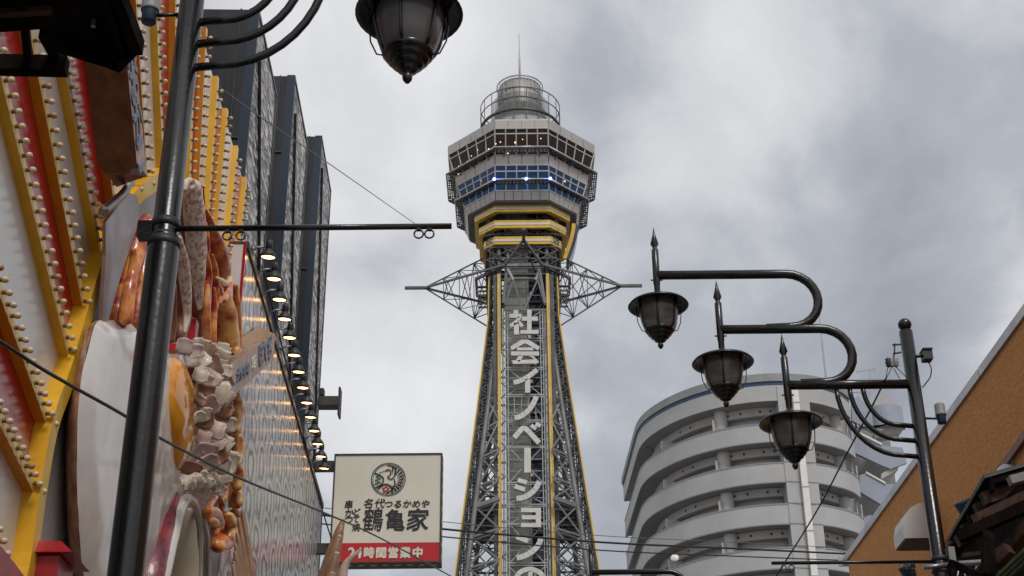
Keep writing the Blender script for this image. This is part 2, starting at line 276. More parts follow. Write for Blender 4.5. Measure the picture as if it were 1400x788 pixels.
# ------------------------------------------------------------------ mesh builder
class MB:
    def __init__(s): s.v = []; s.f = []; s.m = []; s.uv = []; s.mats = []; s.smooth = []
    def mi(s, m):
        if m not in s.mats: s.mats.append(m)
        return s.mats.index(m)
    def poly(s, pts, m, uv=None, smooth=False):
        i = len(s.v); s.v += [tuple(p) for p in pts]; s.f.append(tuple(range(i, i + len(pts)))); s.m.append(s.mi(m)); s.uv.append(uv); s.smooth.append(smooth)
    def grid(s, rows, m, close=False, smooth=True, flip=False):       # rows: lists of points
        i = len(s.v); n = len(rows[0])
        for r in rows: s.v += [tuple(p) for p in r]
        k = s.mi(m)
        for a in range(len(rows) - 1):
            for b in range(n if close else n - 1):
                c = (b + 1) % n; q = (i + a * n + b, i + a * n + c, i + (a + 1) * n + c, i + (a + 1) * n + b)
                s.f.append(q[::-1] if flip else q); s.m.append(k); s.uv.append(None); s.smooth.append(smooth)
        return i
    def cap(s, idx, m): s.f.append(tuple(idx)); s.m.append(s.mi(m)); s.uv.append(None); s.smooth.append(False)
    def prism(s, base, vec, m, side=None):      # base polygon extruded by vec
        vec = Vector(vec); base = [Vector(p) for p in base]; n = len(base); i = len(s.v)
        s.v += [tuple(p) for p in base] + [tuple(p + vec) for p in base]
        s.cap(range(i + n - 1, i - 1, -1), m); s.cap(range(i + n, i + 2 * n), m)
        for a in range(n):
            b = (a + 1) % n; s.cap((i + a, i + b, i + n + b, i + n + a), side or m)
    def box(s, c, sx, sy, sz, m, X=Vector((1, 0, 0)), Y=Vector((0, 1, 0)), Z=Vector((0, 0, 1))):
        c = Vector(c); b = [c + X * (sx * i / 2) + Y * (sy * j / 2) - Z * (sz / 2) for i, j in ((-1, -1), (1, -1), (1, 1), (-1, 1))]
        s.prism(b, Z * sz, m)
    def bar(s, p, q, w, m, h=None, up=None):
        p = Vector(p); q = Vector(q); d = (q - p)
        if d.length < 1e-6: return
        d.normalize(); up = Vector(up) if up else (Vector((0, 0, 1)) if abs(d.z) < .9 else Vector((0, 1, 0)))
        x = d.cross(up).normalized() * (w / 2); y = x.cross(d).normalized() * ((h or w) / 2)
        s.prism([p - x - y, p + x - y, p + x + y, p - x + y], q - p, m)
    def tube(s, pts, r, m, n=10, caps=True):
        pts = [Vector(p) for p in pts]; rows = []; ref = None
        for k, p in enumerate(pts):
            t = (pts[min(k + 1, len(pts) - 1)] - pts[max(k - 1, 0)]).normalized()
            if ref is None: ref = t.cross(Vector((0, 0, 1)) if abs(t.z) < .9 else Vector((0, 1, 0))).normalized()
            ref = (ref - t * ref.dot(t)).normalized(); b = t.cross(ref); rr = r[k] if isinstance(r, (list, tuple)) else r
            rows.append([p + (ref * math.cos(2 * math.pi * a / n) + b * math.sin(2 * math.pi * a / n)) * rr for a in range(n)])
        i = s.grid(rows, m, close=True)
        if caps: s.cap(range(i + n - 1, i - 1, -1), m); j = i + (len(rows) - 1) * n; s.cap(range(j, j + n), m)
    def lathe(s, c, prof, m, n=20, axis=None, ms=None):     # prof: (radius, along axis)
        c = Vector(c); A = Vector(axis).normalized() if axis else Vector((0, 0, 1)); X = A.cross(Vector((0, 1, 0)) if abs(A.y) < .9 else Vector((1, 0, 0))).normalized(); Y = A.cross(X)
        rows = [[c + A * z + (X * math.cos(2 * math.pi * a / n) + Y * math.sin(2 * math.pi * a / n)) * max(r, 1e-4) for a in range(n)] for r, z in prof]
        if ms is None: s.grid(rows, m, close=True)
        else:
            for k in range(len(rows) - 1): s.grid(rows[k:k + 2], ms[k], close=True)
    def build(s, name, parent=None, kind=None, label=None, recalc=True):
        me = bpy.data.meshes.new(name); me.from_pydata(s.v, [], s.f); me.update()
        for m in s.mats: me.materials.append(m)
        me.polygons.foreach_set('material_index', s.m); me.polygons.foreach_set('use_smooth', s.smooth)
        if any(u is not None for u in s.uv):
            ul = me.uv_layers.new(name='UVMap')
            for p, u in zip(me.polygons, s.uv):
                if u is not None:
                    for li, q in zip(p.loop_indices, u): ul.data[li].uv = q
        if recalc:
            bm = bmesh.new(); bm.from_mesh(me); bmesh.ops.recalc_face_normals(bm, faces=bm.faces); bm.to_mesh(me); bm.free()
        o = bpy.data.objects.new(name, me); C.objects.link(o)
        put(o, parent)
        if kind: o['kind'] = kind
        if label: o['label'] = label
        return o
def put(o, parent):
    if parent is not None:
        o.parent = parent
        if parent.type == 'EMPTY': o.matrix_parent_inverse = Matrix.Translation(-Vector(parent['at']))
def thing(name, label, cat, at=(0, 0, 0), group=None):
    o = bpy.data.objects.new(name, None); C.objects.link(o); o.location = at; o['at'] = tuple(at); o.empty_display_size = .2
    o['label'] = label; o['category'] = cat
    if group: o['group'] = group
    return o
def tag(o, label, cat, group=None):
    o['label'] = label; o['category'] = cat
    if group: o['group'] = group
    return o
def struct(o): o['kind'] = 'structure'; return o
UNIT = {}
def member(name, p, q, w, m, parent, h=None, up=None):      # one straight steel member; meshes shared
    key = m.name
    if key not in UNIT:
        b = MB(); b.box((0, 0, .5), 1, 1, 1, m); o = b.build('member_mesh'); UNIT[key] = o.data; bpy.data.objects.remove(o)
    p = Vector(p); q = Vector(q); d = q - p; ln = d.length; d.normalize(); up = Vector(up) if up else (Vector((0, 0, 1)) if abs(d.z) < .9 else Vector((0, 1, 0)))
    x = d.cross(up).normalized(); y = d.cross(x)
    o = bpy.data.objects.new(name, UNIT[key]); C.objects.link(o); put(o, parent)
    Mx = Matrix((x * w, y * (h or w), d * ln)).transposed().to_4x4(); Mx.translation = p; o.matrix_basis = Mx
    return o
def catmull(P, n=8):
    P = [Vector(p) for p in P]; out = []
    for i in range(len(P) - 1):
        a = P[max(i - 1, 0)]; b = P[i]; c = P[i + 1]; d = P[min(i + 2, len(P) - 1)]
        for k in range(n):
            t = k / n; out.append(.5 * ((2 * b) + (c - a) * t + (2 * a - 5 * b + 4 * c - d) * t * t + (3 * b - a - 3 * c + d) * t ** 3))
    out.append(P[-1]); return out
def text_obj(name, body, size, origin, X, Y, m, parent, extrude=.01, offset=0.0, sx=1.0, sy=1.0, spacing=1.0, shear=0.0, align='CENTER', jit=0.0, bold=0.0):
    cu = bpy.data.curves.new(name, 'FONT'); cu.body = body; cu.size = size; cu.extrude = extrude; cu.offset = offset; cu.space_character = spacing; cu.shear = shear
    cu.align_x = align; cu.align_y = 'CENTER'; cu.resolution_u = 4
    o = bpy.data.objects.new(name, cu); C.objects.link(o); bpy.context.view_layer.update()
    me = bpy.data.meshes.new_from_object(o.evaluated_get(bpy.context.evaluated_depsgraph_get())); bpy.data.objects.remove(o)
    me.materials.clear(); me.materials.append(m)
    if bold:
        bm = bmesh.new(); 
        for k, (dx, dy) in enumerate(((0, 0), (1, .3), (-1, -.3), (.3, 1), (-.3, -1))):
            m2 = me.copy(); m2.transform(Matrix.Translation((dx * bold, dy * bold, k * .0006))); bm.from_mesh(m2); bpy.data.meshes.remove(m2)
        bm.to_mesh(me); bm.free()
    if jit:
        for v in me.vertices: v.co.x += jit * noise.noise(v.co * (9 / size)); v.co.y += jit * noise.noise(v.co * (9 / size) + Vector((5, 5, 5)))
    o = bpy.data.objects.new(name, me); C.objects.link(o); put(o, parent)
    X = Vector(X).normalized(); Y = Vector(Y).normalized(); Z = X.cross(Y)
    Mx = Matrix((X * sx, Y * sy, Z)).transposed().to_4x4(); Mx.translation = Vector(origin); o.matrix_basis = Mx
    return o

# ------------------------------------------------------------------ the ground (below the frame, but there)
b = MB(); b.poly([(-900, -600, 0), (900, -600, 0), (900, 1500, 0), (-900, 1500, 0)], m_pave); struct(b.build('ground'))
b = MB(); b.prism([(-1.25 - .032 * -10, -10, .004), (3.2, -10, .004), (3.2, 110, .004), (-1.25 - 3.5, 110, .004)], (0, 0, .003), m_asphalt); struct(b.build('road'))
for sgn, x0, x1 in ((-1, -1.1, -4.9), (1, 3.25, 3.25)):
    b = MB()
    for k in range(60):
        y0 = -10 + k * 2; y1 = y0 + 1.98; xa = x0 + (x1 - x0) * k / 60; xb = x0 + (x1 - x0) * (k + 1) / 60
        b.prism([(xa - .07, y0, .004), (xa + .07, y0, .004), (xb + .07, y1, .004), (xb - .07, y1, .004)], (0, 0, .13), m_kerb)
    struct(b.build('kerb'))
b = MB()
for k in range(14): b.prism([(.9, 2 + k * 7, .0115), (1.05, 2 + k * 7, .0115), (1.0, 5 + k * 7, .0115), (.85, 5 + k * 7, .0115)], (0, 0, .002), m_paint)
struct(b.build('road_marking'))

exec_order = []
# ------------------------------------------------------------------ the tower
XT, YT = 1.22, 141.0
tower = thing('observation_tower', 'tall steel lattice tower with octagonal observation decks and a vertical white sign on its front', 'tower', (XT, YT, 0))
def octp(a, wv, h): return [Vector((XT + x, YT + y, h)) for x, y in ((-wv, -a), (wv, -a), (a, -wv), (a, wv), (wv, a), (-wv, a), (-a, wv), (-a, -wv))]
WV = 2.95
def frust(bd, a0, h0, a1, h1, m, w0=WV, w1=WV):
    p = octp(a0, w0, h0); q = octp(a1, w1, h1)
    for k in range(8): bd.poly([p[k], p[(k + 1) % 8], q[(k + 1) % 8], q[k]], m)
def ringslab(bd, a_out, a_in, h0, h1, m, mside=None, w=WV, win=None):
    for hh in (h0, h1):
        p = octp(a_out, w, hh); q = octp(a_in, win or min(w, a_in * .45), hh)
        for k in range(8): bd.poly([p[k], p[(k + 1) % 8], q[(k + 1) % 8], q[k]], m)
    frust(bd, a_out, h0, a_out, h1, mside or m, w, w); frust(bd, a_in, h0, a_in, h1, mside or m, win or min(w, a_in * .45), win or min(w, a_in * .45))
# roof
b = MB(); p = octp(8.32, WV, 90.02); b.poly(p, m_soffit); frust(b, 8.42, 89.86, 8.42, 90.06, m_coping); frust(b, 8.32, 88.9, 8.36, 89.86, m_cream_metal); b.poly(octp(8.3, WV, 88.6), m_brownroom)
b.build('roof', tower)
def deck_side_panels(name, a0, h0, a1, h1, n):       # pale cladding panels with open joints between them
    for k in range(8):
        p0 = octp(a0, WV, h0); p1 = octp(a1, WV, h1)
        if k in (3, 4, 5): continue
        for j in range(n):
            t0 = j / n + .006; t1 = (j + 1) / n - .006
            A = p0[k].lerp(p0[(k + 1) % 8], t0); B = p0[k].lerp(p0[(k + 1) % 8], t1); D = p1[k].lerp(p1[(k + 1) % 8], t0); E_ = p1[k].lerp(p1[(k + 1) % 8], t1)
            nrm = (B - A).cross(D - A).normalized()
            if nrm.dot(A - Vector((XT, YT, A.z))) < 0: nrm = -nrm
            q = MB(); q.prism([A, B, E_, D], nrm * .06, m_cream_metal); q.build('cladding_panel', tower)
deck_side_panels('cladding', 8.33, 88.92, 8.37, 89.84, 4)
b = MB(); frust(b, 7.48, 85.9, 7.28, 84.75, m_soffit); frust(b, 6.42, 81.95, 6.05, 81.0, m_soffit); b.build('deck_wall', tower)
deck_side_panels('cladding', 7.5, 85.85, 7.3, 84.8, 4); deck_side_panels('cladding', 6.44, 81.92, 6.07, 81.02, 6)
# glazing: two storeys, each side five bays with a small top light
def glazing(aT, hT, aB, hB, split, glass, room):
    pT = octp(aT, WV, hT); pB = octp(aB, WV, hB)
    fr = MB()
    for k in range(8):
        A0, A1, B0, B1 = pT[k], pT[(k + 1) % 8], pB[k], pB[(k + 1) % 8]
        P = lambda u, v: (A0.lerp(A1, u)).lerp(B0.lerp(B1, u), v)
        out = (P(.5, .5) - Vector((XT, YT, P(.5, .5).z))).normalized() * .09
        n = 5
        for j in range(n + 1): fr.bar(P(j / n, 0) + out * .3, P(j / n, 1) + out * .3, .13, m_cream_metal)
        for vv, ww in ((0.0, .14), (split, .13), (1.0, .16), (split + .04 + (1 - split) * .55, .05)): fr.bar(P(0, vv) + out * .3, P(1, vv) + out * .3, ww, m_cream_metal)
        if k in (3, 4, 5):
            q = MB(); q.poly([P(0, 0), P(1, 0), P(1, 1), P(0, 1)], glass); o = q.build('rear_glazing', tower); continue
        for j in range(n):
            for v0, v1, nm in ((0.02, split - .02, 'top_light'), (split + .02, .98, 'window_pane')):
                q = MB(); q.poly([P(j / n + .015, v0), P((j + 1) / n - .015, v0), P((j + 1) / n - .015, v1), P(j / n + .015, v1)], glass); q.build(nm, tower)
    fr.build('window_frame', tower)
glazing(8.3, 88.9, 7.5, 85.9, .2, m_deckglass, None)
glazing(7.28, 84.75, 6.45, 81.97, .24, m_deckglass_b, None)
b = MB(); b.poly(octp(7.45, WV, 85.8), m_brownroom); frust(b, 4.2, 85.8, 4.2, 88.6, m_brownroom, 1.8, 1.8)
for k in range(26):
    a = k * 2.399; rr = 4.4 + (k % 3) * .9; b.bar((XT + math.cos(a) * rr, YT + math.sin(a) * rr, 85.9), (XT + math.cos(a) * rr, YT + math.sin(a) * rr, 86.8 + (k % 4) * .4), .3, m_brownroom)
b.build('upper_room', tower)
b = MB(); b.poly(octp(6.4, WV, 81.9), m_navy); b.poly(octp(7.2, WV, 84.7), m_blueroom); frust(b, 3.9, 81.9, 4.3, 84.7, m_blueroom, 1.8, 1.8); b.build('lower_room', tower)
# room lamps
def lampball(name, P, r, m, parent):
    q = MB(); q.lathe(P, [(0, -r), (r * .7, -r * .7), (r, 0), (r * .7, r * .7), (0, r)], m, 8); return q.build(name, parent)
random.seed(3)
pf = octp(7.2, 2.6, 0)
for k in (7, 0, 6):
    for j in range(7):
        A = pf[k].lerp(pf[(k + 1) % 8], (j + .3 + .5 * random.random()) / 7); lampball('ceiling_lamp', (A.x, A.y, 86.35 + 2.0 * random.random()), .06 + .07 * random.random() ** 2, m_warmlight, tower)
for x, y, z in ((-4.6, -5.0, 84.2), (-2.3, -6.7, 82.9), (1.9, -6.6, 82.9), (0.1, -6.4, 83.6), (4.8, -4.7, 84.2)): lampball('ceiling_lamp', (XT + x, YT + y, z), .1, m_whitelight if x == .1 else m_bluelight if abs(x) < 3 else m_warmlight, tower)
for x in (-3.05, .45, 3.1): lampball('floodlight', (XT + x, YT - 7.72, 82.75), .17, m_bluelight, tower)
# maintenance walkways and their rails
def catwalk(ain, aout, h, name):
    pi, po = octp(ain, WV, h), octp(aout, WV, h); g = MB(); rl = MB()
    for k in range(8):
        n = 14
        for j in range(n):
            t = (j + .5) / n; A = pi[k].lerp(pi[(k + 1) % 8], t); B = po[k].lerp(po[(k + 1) % 8], t); g.bar(A, B, .07 if j % 2 else .1, m_tower_d)
        for t in (.15, .35, .55, .75, .95): g.bar(pi[k].lerp(po[k], t), pi[(k + 1) % 8].lerp(po[(k + 1) % 8], t), .1, m_tower_d)
        rl.tube([po[k] + Vector((0, 0, .12)), po[(k + 1) % 8] + Vector((0, 0, .12))], .09, m_silver, 8)
        for j in range(3):
            t = (j + .5) / 3; A = pi[k].lerp(pi[(k + 1) % 8], t); B = po[k].lerp(po[(k + 1) % 8], t); br = MB(); br.bar(B, A - Vector((0, 0, .55)), .09, m_tower_d); br.build('walkway_bracket', tower)
    g.build('walkway_grating', tower); rl.build('walkway_rail', tower)
catwalk(7.5, 8.55, 86.25, 'upper'); catwalk(6.5, 7.5, 82.75, 'lower')
b = MB(); ringslab(b, 6.05, 3.4, 80.85, 81.0, m_soffit, w=WV, win=1.7); b.build('soffit', tower)
# gold and silver bands
for a_, h0 in ((5.3, 80.0), (4.82, 78.25), (4.28, 76.5)):
    for z0, z1, mm_, da in ((0, .33, m_goldband, 0), (.34, .60, m_silver, .05), (.61, .95, m_goldband, 0)):
        q = MB(); ringslab(q, a_ + da, a_ - .4, h0 + z0, h0 + z1, mm_, w=WV + .1, win=WV - .3 if a_ > 4.5 else WV - .5); q.build('gold_band' if mm_ is m_goldband else 'silver_band', tower)
# curved clock-like fin at the right of the bands
q = MB(); pr = []
for k in range(9):
    t = k / 8; pr.append(Vector((XT + 5.55 - 1.15 * t ** 1.5, YT - 2.6, 80.0 - 4.4 * t)))
for k in range(8):
    q.prism([pr[k], pr[k + 1], pr[k + 1] + Vector((.42, .1, 0)), pr[k] + Vector((.42, .1, 0))], (0, .3, 0), m_goldband); q.prism([pr[k] + Vector((.43, .12, 0)), pr[k + 1] + Vector((.43, .12, 0)), pr[k + 1] + Vector((.75, .5, 0)), pr[k] + Vector((.75, .5, 0))], (0, 2.4, 0), m_navy)
q.build('curved_fin', tower)
# drum, round gallery, mast
b = MB(); zc = Vector((XT - .05, YT, 0))
b.lathe(zc, [(2.55, 96.0), (2.55, 99.9), (2.4, 100.0), (0, 100.05)], m_cream_metal, 32)
for k in range(32):
    a = 2 * math.pi * k / 32; b.bar(zc + Vector((math.cos(a) * 2.58, math.sin(a) * 2.58, 96)), zc + Vector((math.cos(a) * 2.58, math.sin(a) * 2.58, 99.9)), .06, m_tower_l)
for zz_ in (97.2, 98.5): b.lathe(zc, [(2.57, zz_), (2.61, zz_), (2.61, zz_ + .07), (2.57, zz_ + .07)], m_tower_d, 32)
b.build('drum', tower)
b = MB(); b.lathe(zc, [(2.72, 99.95), (2.8, 99.95), (2.8, 100.12), (2.72, 100.12), (2.72, 99.95)], m_tower_l, 36)
for k in range(24):
    a = 2 * math.pi * k / 24; b.bar(zc + Vector((math.cos(a) * 2.76, math.sin(a) * 2.76, 97.5)), zc + Vector((math.cos(a) * 2.76, math.sin(a) * 2.76, 100)), .04, m_tower_l)
b.build('drum_cage', tower)
b = MB(); b.lathe(zc, [(4.53, 93.9), (4.78, 93.9), (4.78, 94.15), (4.53, 94.15), (4.53, 93.9)], m_tower_d, 40)
for zz_ in (95.6, 97.0): b.lathe(zc, [(4.66, zz_), (4.74, zz_), (4.74, zz_ + .09), (4.66, zz_ + .09), (4.66, zz_)], m_tower_d, 40)
for k in range(20):
    a = 2 * math.pi * (k + .5) / 20; b.bar(zc + Vector((math.cos(a) * 4.7, math.sin(a) * 4.7, 92)), zc + Vector((math.cos(a) * 4.7, math.sin(a) * 4.7, 97.05)), .09, m_tower_d)
b.build('gallery_rail', tower)
b = MB(); b.lathe(zc, [(4.4, 90.0), (4.4, 93.6), (3.2, 93.8), (3.1, 96.2), (0, 96.3)], m_tower_l, 32); b.build('gallery_deck', tower)
for k in range(10):
    a0 = R(196 + k * 14.8); a1 = a0 + R(14.0); q = MB()
    q.poly([zc + Vector((math.cos(t) * r_, math.sin(t) * r_, z)) for t, r_, z in ((a0, 3.5, 94.0), (a1, 3.5, 94.0), (a1, 3.5, 97.3), (a0, 3.5, 97.3))], m_clearglass); q.build('glass_screen', tower)
b = MB(); b.tube([zc + Vector((0, 0, 100)), zc + Vector((0, 0, 104.5)), zc + Vector((0, 0, 104.6)), zc + Vector((0, 0, 108.2))], [.13, .12, .07, .03], m_tower_l, 8)
for k in range(4):
    a = k * math.pi / 2; b.bar(zc + Vector((math.cos(a) * .7, math.sin(a) * .7, 100)), zc + Vector((0, 0, 101)), .05, m_tower_l)
b.build('mast', tower)
# corner legs
AH = [(0, 11.2), (39, 6.80), (48.6, 5.72), (58.5, 4.62), (68, 3.63), (72.7, 3.56), (81, 3.6)]
def ah(h):
    for (h0, a0), (h1, a1) in zip(AH, AH[1:]):
        if h <= h1: return a0 + (a1 - a0) * (h - h0) / (h1 - h0)
    return AH[-1][1]
HS = [0, 6, 12, 18, 24, 30, 34, 38, 41, 44, 47, 50, 53, 56, 59, 62, 65, 68, 72.7, 77, 81]
LW = .95
for sx in (-1, 1):
    for sy in (-1, 1):
        leg = MB(); ch = lambda dx, dy, h: Vector((XT + sx * (ah(h) - dx * LW), YT + sy * (ah(h) - dy * LW), h))
        for dx, dy in ((0, 0), (1, 0), (0, 1), (1, 1)):
            r_ = .26 if (dx, dy) == (1, 0) else .12
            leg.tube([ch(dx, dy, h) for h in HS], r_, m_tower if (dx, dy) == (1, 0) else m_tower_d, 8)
        leg.build('corner_leg', tower)
        lc = MB(); hh = 30.0; i = 0
        while hh < 80:
            h2 = hh + .75
            for (d0, d1) in (((0, 0), (1, 0)), ((0, 0), (0, 1)), ((1, 0), (1, 1)), ((0, 1), (1, 1))):
                A, B = (d0, d1) if i % 2 else (d1, d0); lc.bar(ch(*A, hh), ch(*B, h2), .09, m_tower_d); lc.bar(ch(*d0, hh), ch(*d1, hh), .07, m_tower_d)
            hh = h2; i += 1
        o = lc.build('leg_lacing', tower); o['kind'] = 'stuff'
        if sy == -1:
            gs = MB()
            for h0, h1 in zip(HS, HS[1:]):
                if h0 < 24 or h1 > 72.8: continue
                o_ = Vector((sx * .16, -.12, 0)); gs.bar(ch(0, 0, h0) + o_, ch(0, 0, h1) + o_, .14, m_gold, up=(0, 1, 0))
            gs.build('gold_strip', tower)
# face bracing: front and sides as members of their own, the rear joined
def face_pt(face, t, h, inset=0.0):     # t in -1..1 across the face
    a = ah(h) - inset; c = t * (ah(h) - LW * (1 if abs(t) > .99 else 0)) if False else t * (ah(h) - LW)
    return {'f': Vector((XT + c, YT - a, h)), 'b': Vector((XT + c, YT + a, h)), 'l': Vector((XT - a, YT + c, h)), 'r': Vector((XT + a, YT + c, h))}[face]
LV = [30, 33.2, 36.4, 39.6, 42.8, 46, 48.2, 51.4, 54.6, 57.8, 61, 64.2, 67.4, 70.6, 73.8, 77]
rear = MB()
for face in 'fblr':
    for i in range(len(LV) - 1):
        h0, h1 = LV[i], LV[i + 1]
        xs = [-1, 1]
        inner = 2.75 / max(ah(h0) - LW, .1)
        def put_m(nm, A, B, wd, m_):
            if face == 'b': rear.bar(A, B, wd, m_)
            else: member(nm, A, B, wd, m_, tower)
        big = h0 in (46, 30)
        if face == 'f':
            for sg in (-1, 1):
                i0 = min(.95, 2.75 / max(ah(h0) - LW, .1)); i1 = min(.95, 2.75 / max(ah(h1) - LW, .1)); im = (i0 + i1) / 2
                A0, A1 = face_pt('f', sg, h0), face_pt('f', sg, h1); B0, B1 = face_pt('f', sg * i0, h0 - .5), face_pt('f', sg * i1, h1 - .5)
                put_m('girder', A0, face_pt('f', sg * i0, h0 + .9), .42 if big else .2, m_tower)
                put_m('girder', A0 - Vector((0, 0, .35)), face_pt('f', sg * i0, h0 + .55), .14, m_tower_d)
                put_m('brace', A0, face_pt('f', sg * i1, h1 + .9), .17, m_tower); put_m('brace', A1, face_pt('f', sg * i0, h0 + .9), .17, m_tower)
        else:
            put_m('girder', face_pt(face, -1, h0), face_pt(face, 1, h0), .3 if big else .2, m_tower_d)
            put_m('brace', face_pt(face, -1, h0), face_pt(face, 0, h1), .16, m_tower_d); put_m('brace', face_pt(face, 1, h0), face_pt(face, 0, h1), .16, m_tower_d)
            mid_ = (h0 + h1) / 2
            put_m('brace', face_pt(face, -1, h1), face_pt(face, 0, h0), .12, m_tower_d); put_m('brace', face_pt(face, 1, h1), face_pt(face, 0, h0), .12, m_tower_d)
    # inner lattice plane
for yo in (-2.6, 2.6):
    for i in range(len(LV) - 1):
        h0, h1 = LV[i], LV[i + 1]; a0, a1 = ah(h0) - LW, ah(h1) - LW
        for sg in (-1, 1):
            rear.bar((XT + sg * a0, YT + yo, h0), (XT + sg * 2.6, YT + yo, h1), .11, m_tower_d); rear.bar((XT + sg * a1, YT + yo, h1), (XT + sg * 2.6, YT + yo, h0), .11, m_tower_d); rear.bar((XT + sg * 2.6, YT + yo, h0), (XT + sg * 2.6, YT + yo, h1), .2, m_tower_d)
            rear.bar((XT + sg * 2.6, YT + yo, h0), (XT + sg * a0, YT + yo, h0), .12, m_tower_d)
for i in range(len(LV) - 1):       # zig-zag secondary members between front and shaft
    h0, h1 = LV[i], LV[i + 1]; hm = (h0 + h1) / 2
    for sg in (-1, 1):
        a0 = ah(h0); am = ah(hm)
        rear.bar((XT + sg * (a0 - LW), YT - a0, h0), (XT + sg * 2.6, YT - 2.6, hm), .09, m_tower_d); rear.bar((XT + sg * 2.6, YT - 2.6, hm), (XT + sg * (ah(h1) - LW), YT - ah(h1), h1), .09, m_tower_d)
        rear.bar((XT + sg * (a0 - LW), YT - a0, h0), (XT + sg * (am - LW) , YT, hm), .08, m_tower_d)
o = rear.build('rear_lattice', tower); o['kind'] = 'stuff'
# platforms inside
for h0, m_ in ((46.3, m_soffit), (72.6, m_soffit)):
    for sg in (-1, 1):
        q = MB(); a_ = ah(h0) - .4; xa = 2.75; q.box((XT + sg * (a_ + xa) / 2, YT, h0), a_ - xa, 2 * a_, .35, m_)
        for k in range(9): q.box((XT + sg * (a_ + xa) / 2, YT - a_ + (k + .5) * 2 * a_ / 9, h0 - .25), a_ - xa, .3, .2, m_tower_d if k % 2 else m_cream_metal)
        q.build('platform', tower)
# upper cage between legs and bands
q = MB()
for k, (x0, y0) in enumerate([(sx * a_, sy * b_) for a_, b_ in ((3.2, 3.2), (3.6, 1.6), (1.6, 3.6)) for sx in (-1, 1) for sy in (-1, 1)]):
    q.bar((XT + x0, YT + y0, 72), (XT + x0 * 1.04, YT + y0 * 1.04, 81), .24, m_tower)
for z in (73.6, 74.8, 76.2, 77.8, 79.4):
    ringslab(q, 4.05, 3.9, z, z + .12, m_tower_d, w=3.7, win=3.6)
for sy in (-1, 1):
    for i in range(6):
        z = 73.4 + i * 1.25
        for (xa, xb) in ((-3.9, -1.6), (1.6, 3.9), (-1.6, 1.6)):
            q.bar((XT + xa, YT + sy * 3.95, z), (XT + xb, YT + sy * 3.95, z + 1.25), .1, m_tower_d); q.bar((XT + xb, YT + sy * 3.95, z), (XT + xa, YT + sy * 3.95, z + 1.25), .1, m_tower_d)
            q.bar((XT + sy * 3.95, YT + xa, z), (XT + sy * 3.95, YT + xb, z + 1.25), .1, m_tower_d); q.bar((XT + sy * 3.95, YT + xb, z), (XT + sy * 3.95, YT + xa, z + 1.25), .1, m_tower_d)
q.build('upper_cage', tower)
# lift shaft behind the sign
ysh = YT - 2.4
q = MB(); q.box((XT - .78, YT, 46), 2.5, 4.6, 92, m_shaft)
for z in range(30, 82, 1): q.bar((XT - 2.03, ysh + .09, z), (XT + .45, ysh + .09, z), .04, m_tower_d)
q.build('lift_shaft', tower)
q = MB(); q.box((XT + 1.35, YT + .2, 46), 1.75, 4.4, 92, m_navy); q.build('glazed_lift_shaft', tower)
random.seed(11)
for i, z in enumerate([34 + 2.6 * k for k in range(18)]):
    q = MB(); q.bar((XT + .5, ysh + .1, z), (XT + 2.3, ysh + .1, z), .16, m_tower_d); q.bar((XT + .5, ysh + .1, z), (XT + 2.2, ysh + .1, z + 2.6), .12, m_tower_d); q.build('shaft_frame', tower)
    if i % 2 == 0: q = MB(); q.box((XT + .62 + (i % 3) * .12, ysh - .1, z + .9), .32, .2, .36, m_signwhite); q.build('shaft_lamp_box', tower)
q = MB(); q.bar((XT + .5, ysh, 30), (XT + .5, ysh, 81), .16, m_wood_pale); q.build('shaft_pilaster', tower)
# girders above the sign
def tp(px, py, Y=YT - 5.0): return atY(px, py, Y)
for p0, p1, wd in (((700, 381), (736, 381), .22), ((702, 383), (690, 417), .17), ((702, 383), (714, 424), .17), ((735, 383), (717, 424), .17), ((735, 383), (745, 417), .17), ((688, 424), (748, 424), .2), ((694, 368), (702, 383), .25), ((738, 368), (732, 383), .25), ((689, 404), (745, 404), .05), ((692, 374), (688, 415), .3), ((738, 372), (745, 415), .3)):
    member('girder', tp(*p0), tp(*p1), wd, m_tower_l if wd == .25 else m_tower, tower)
# sign panel
YS = YT - 5.0
sp = MB()
def sgt(px, py, dy=0.0): return atY(px, py, YS + dy)
HB = sgt(715, 424).z
def xz(x, z, dy=0.0): return Vector((XT + x, YS + dy, z))
for x in (-1.98, -1.72, 1.72, 1.98): sp.bar(xz(x, 30), xz(x, HB), .10, m_tower_l)
for x in (-2.15, -2.3, 2.15, 2.3): sp.bar(xz(x, 30), xz(x, HB), .11, m_tower)
z = 30.0; k = 0
while z < HB:
    sp.bar(xz(-2.4, z), xz(-1.72, z), .06, m_tower_l); sp.bar(xz(2.4, z), xz(1.72, z), .06, m_tower_l); z += .78
b = sp.build('sign_frame', tower)
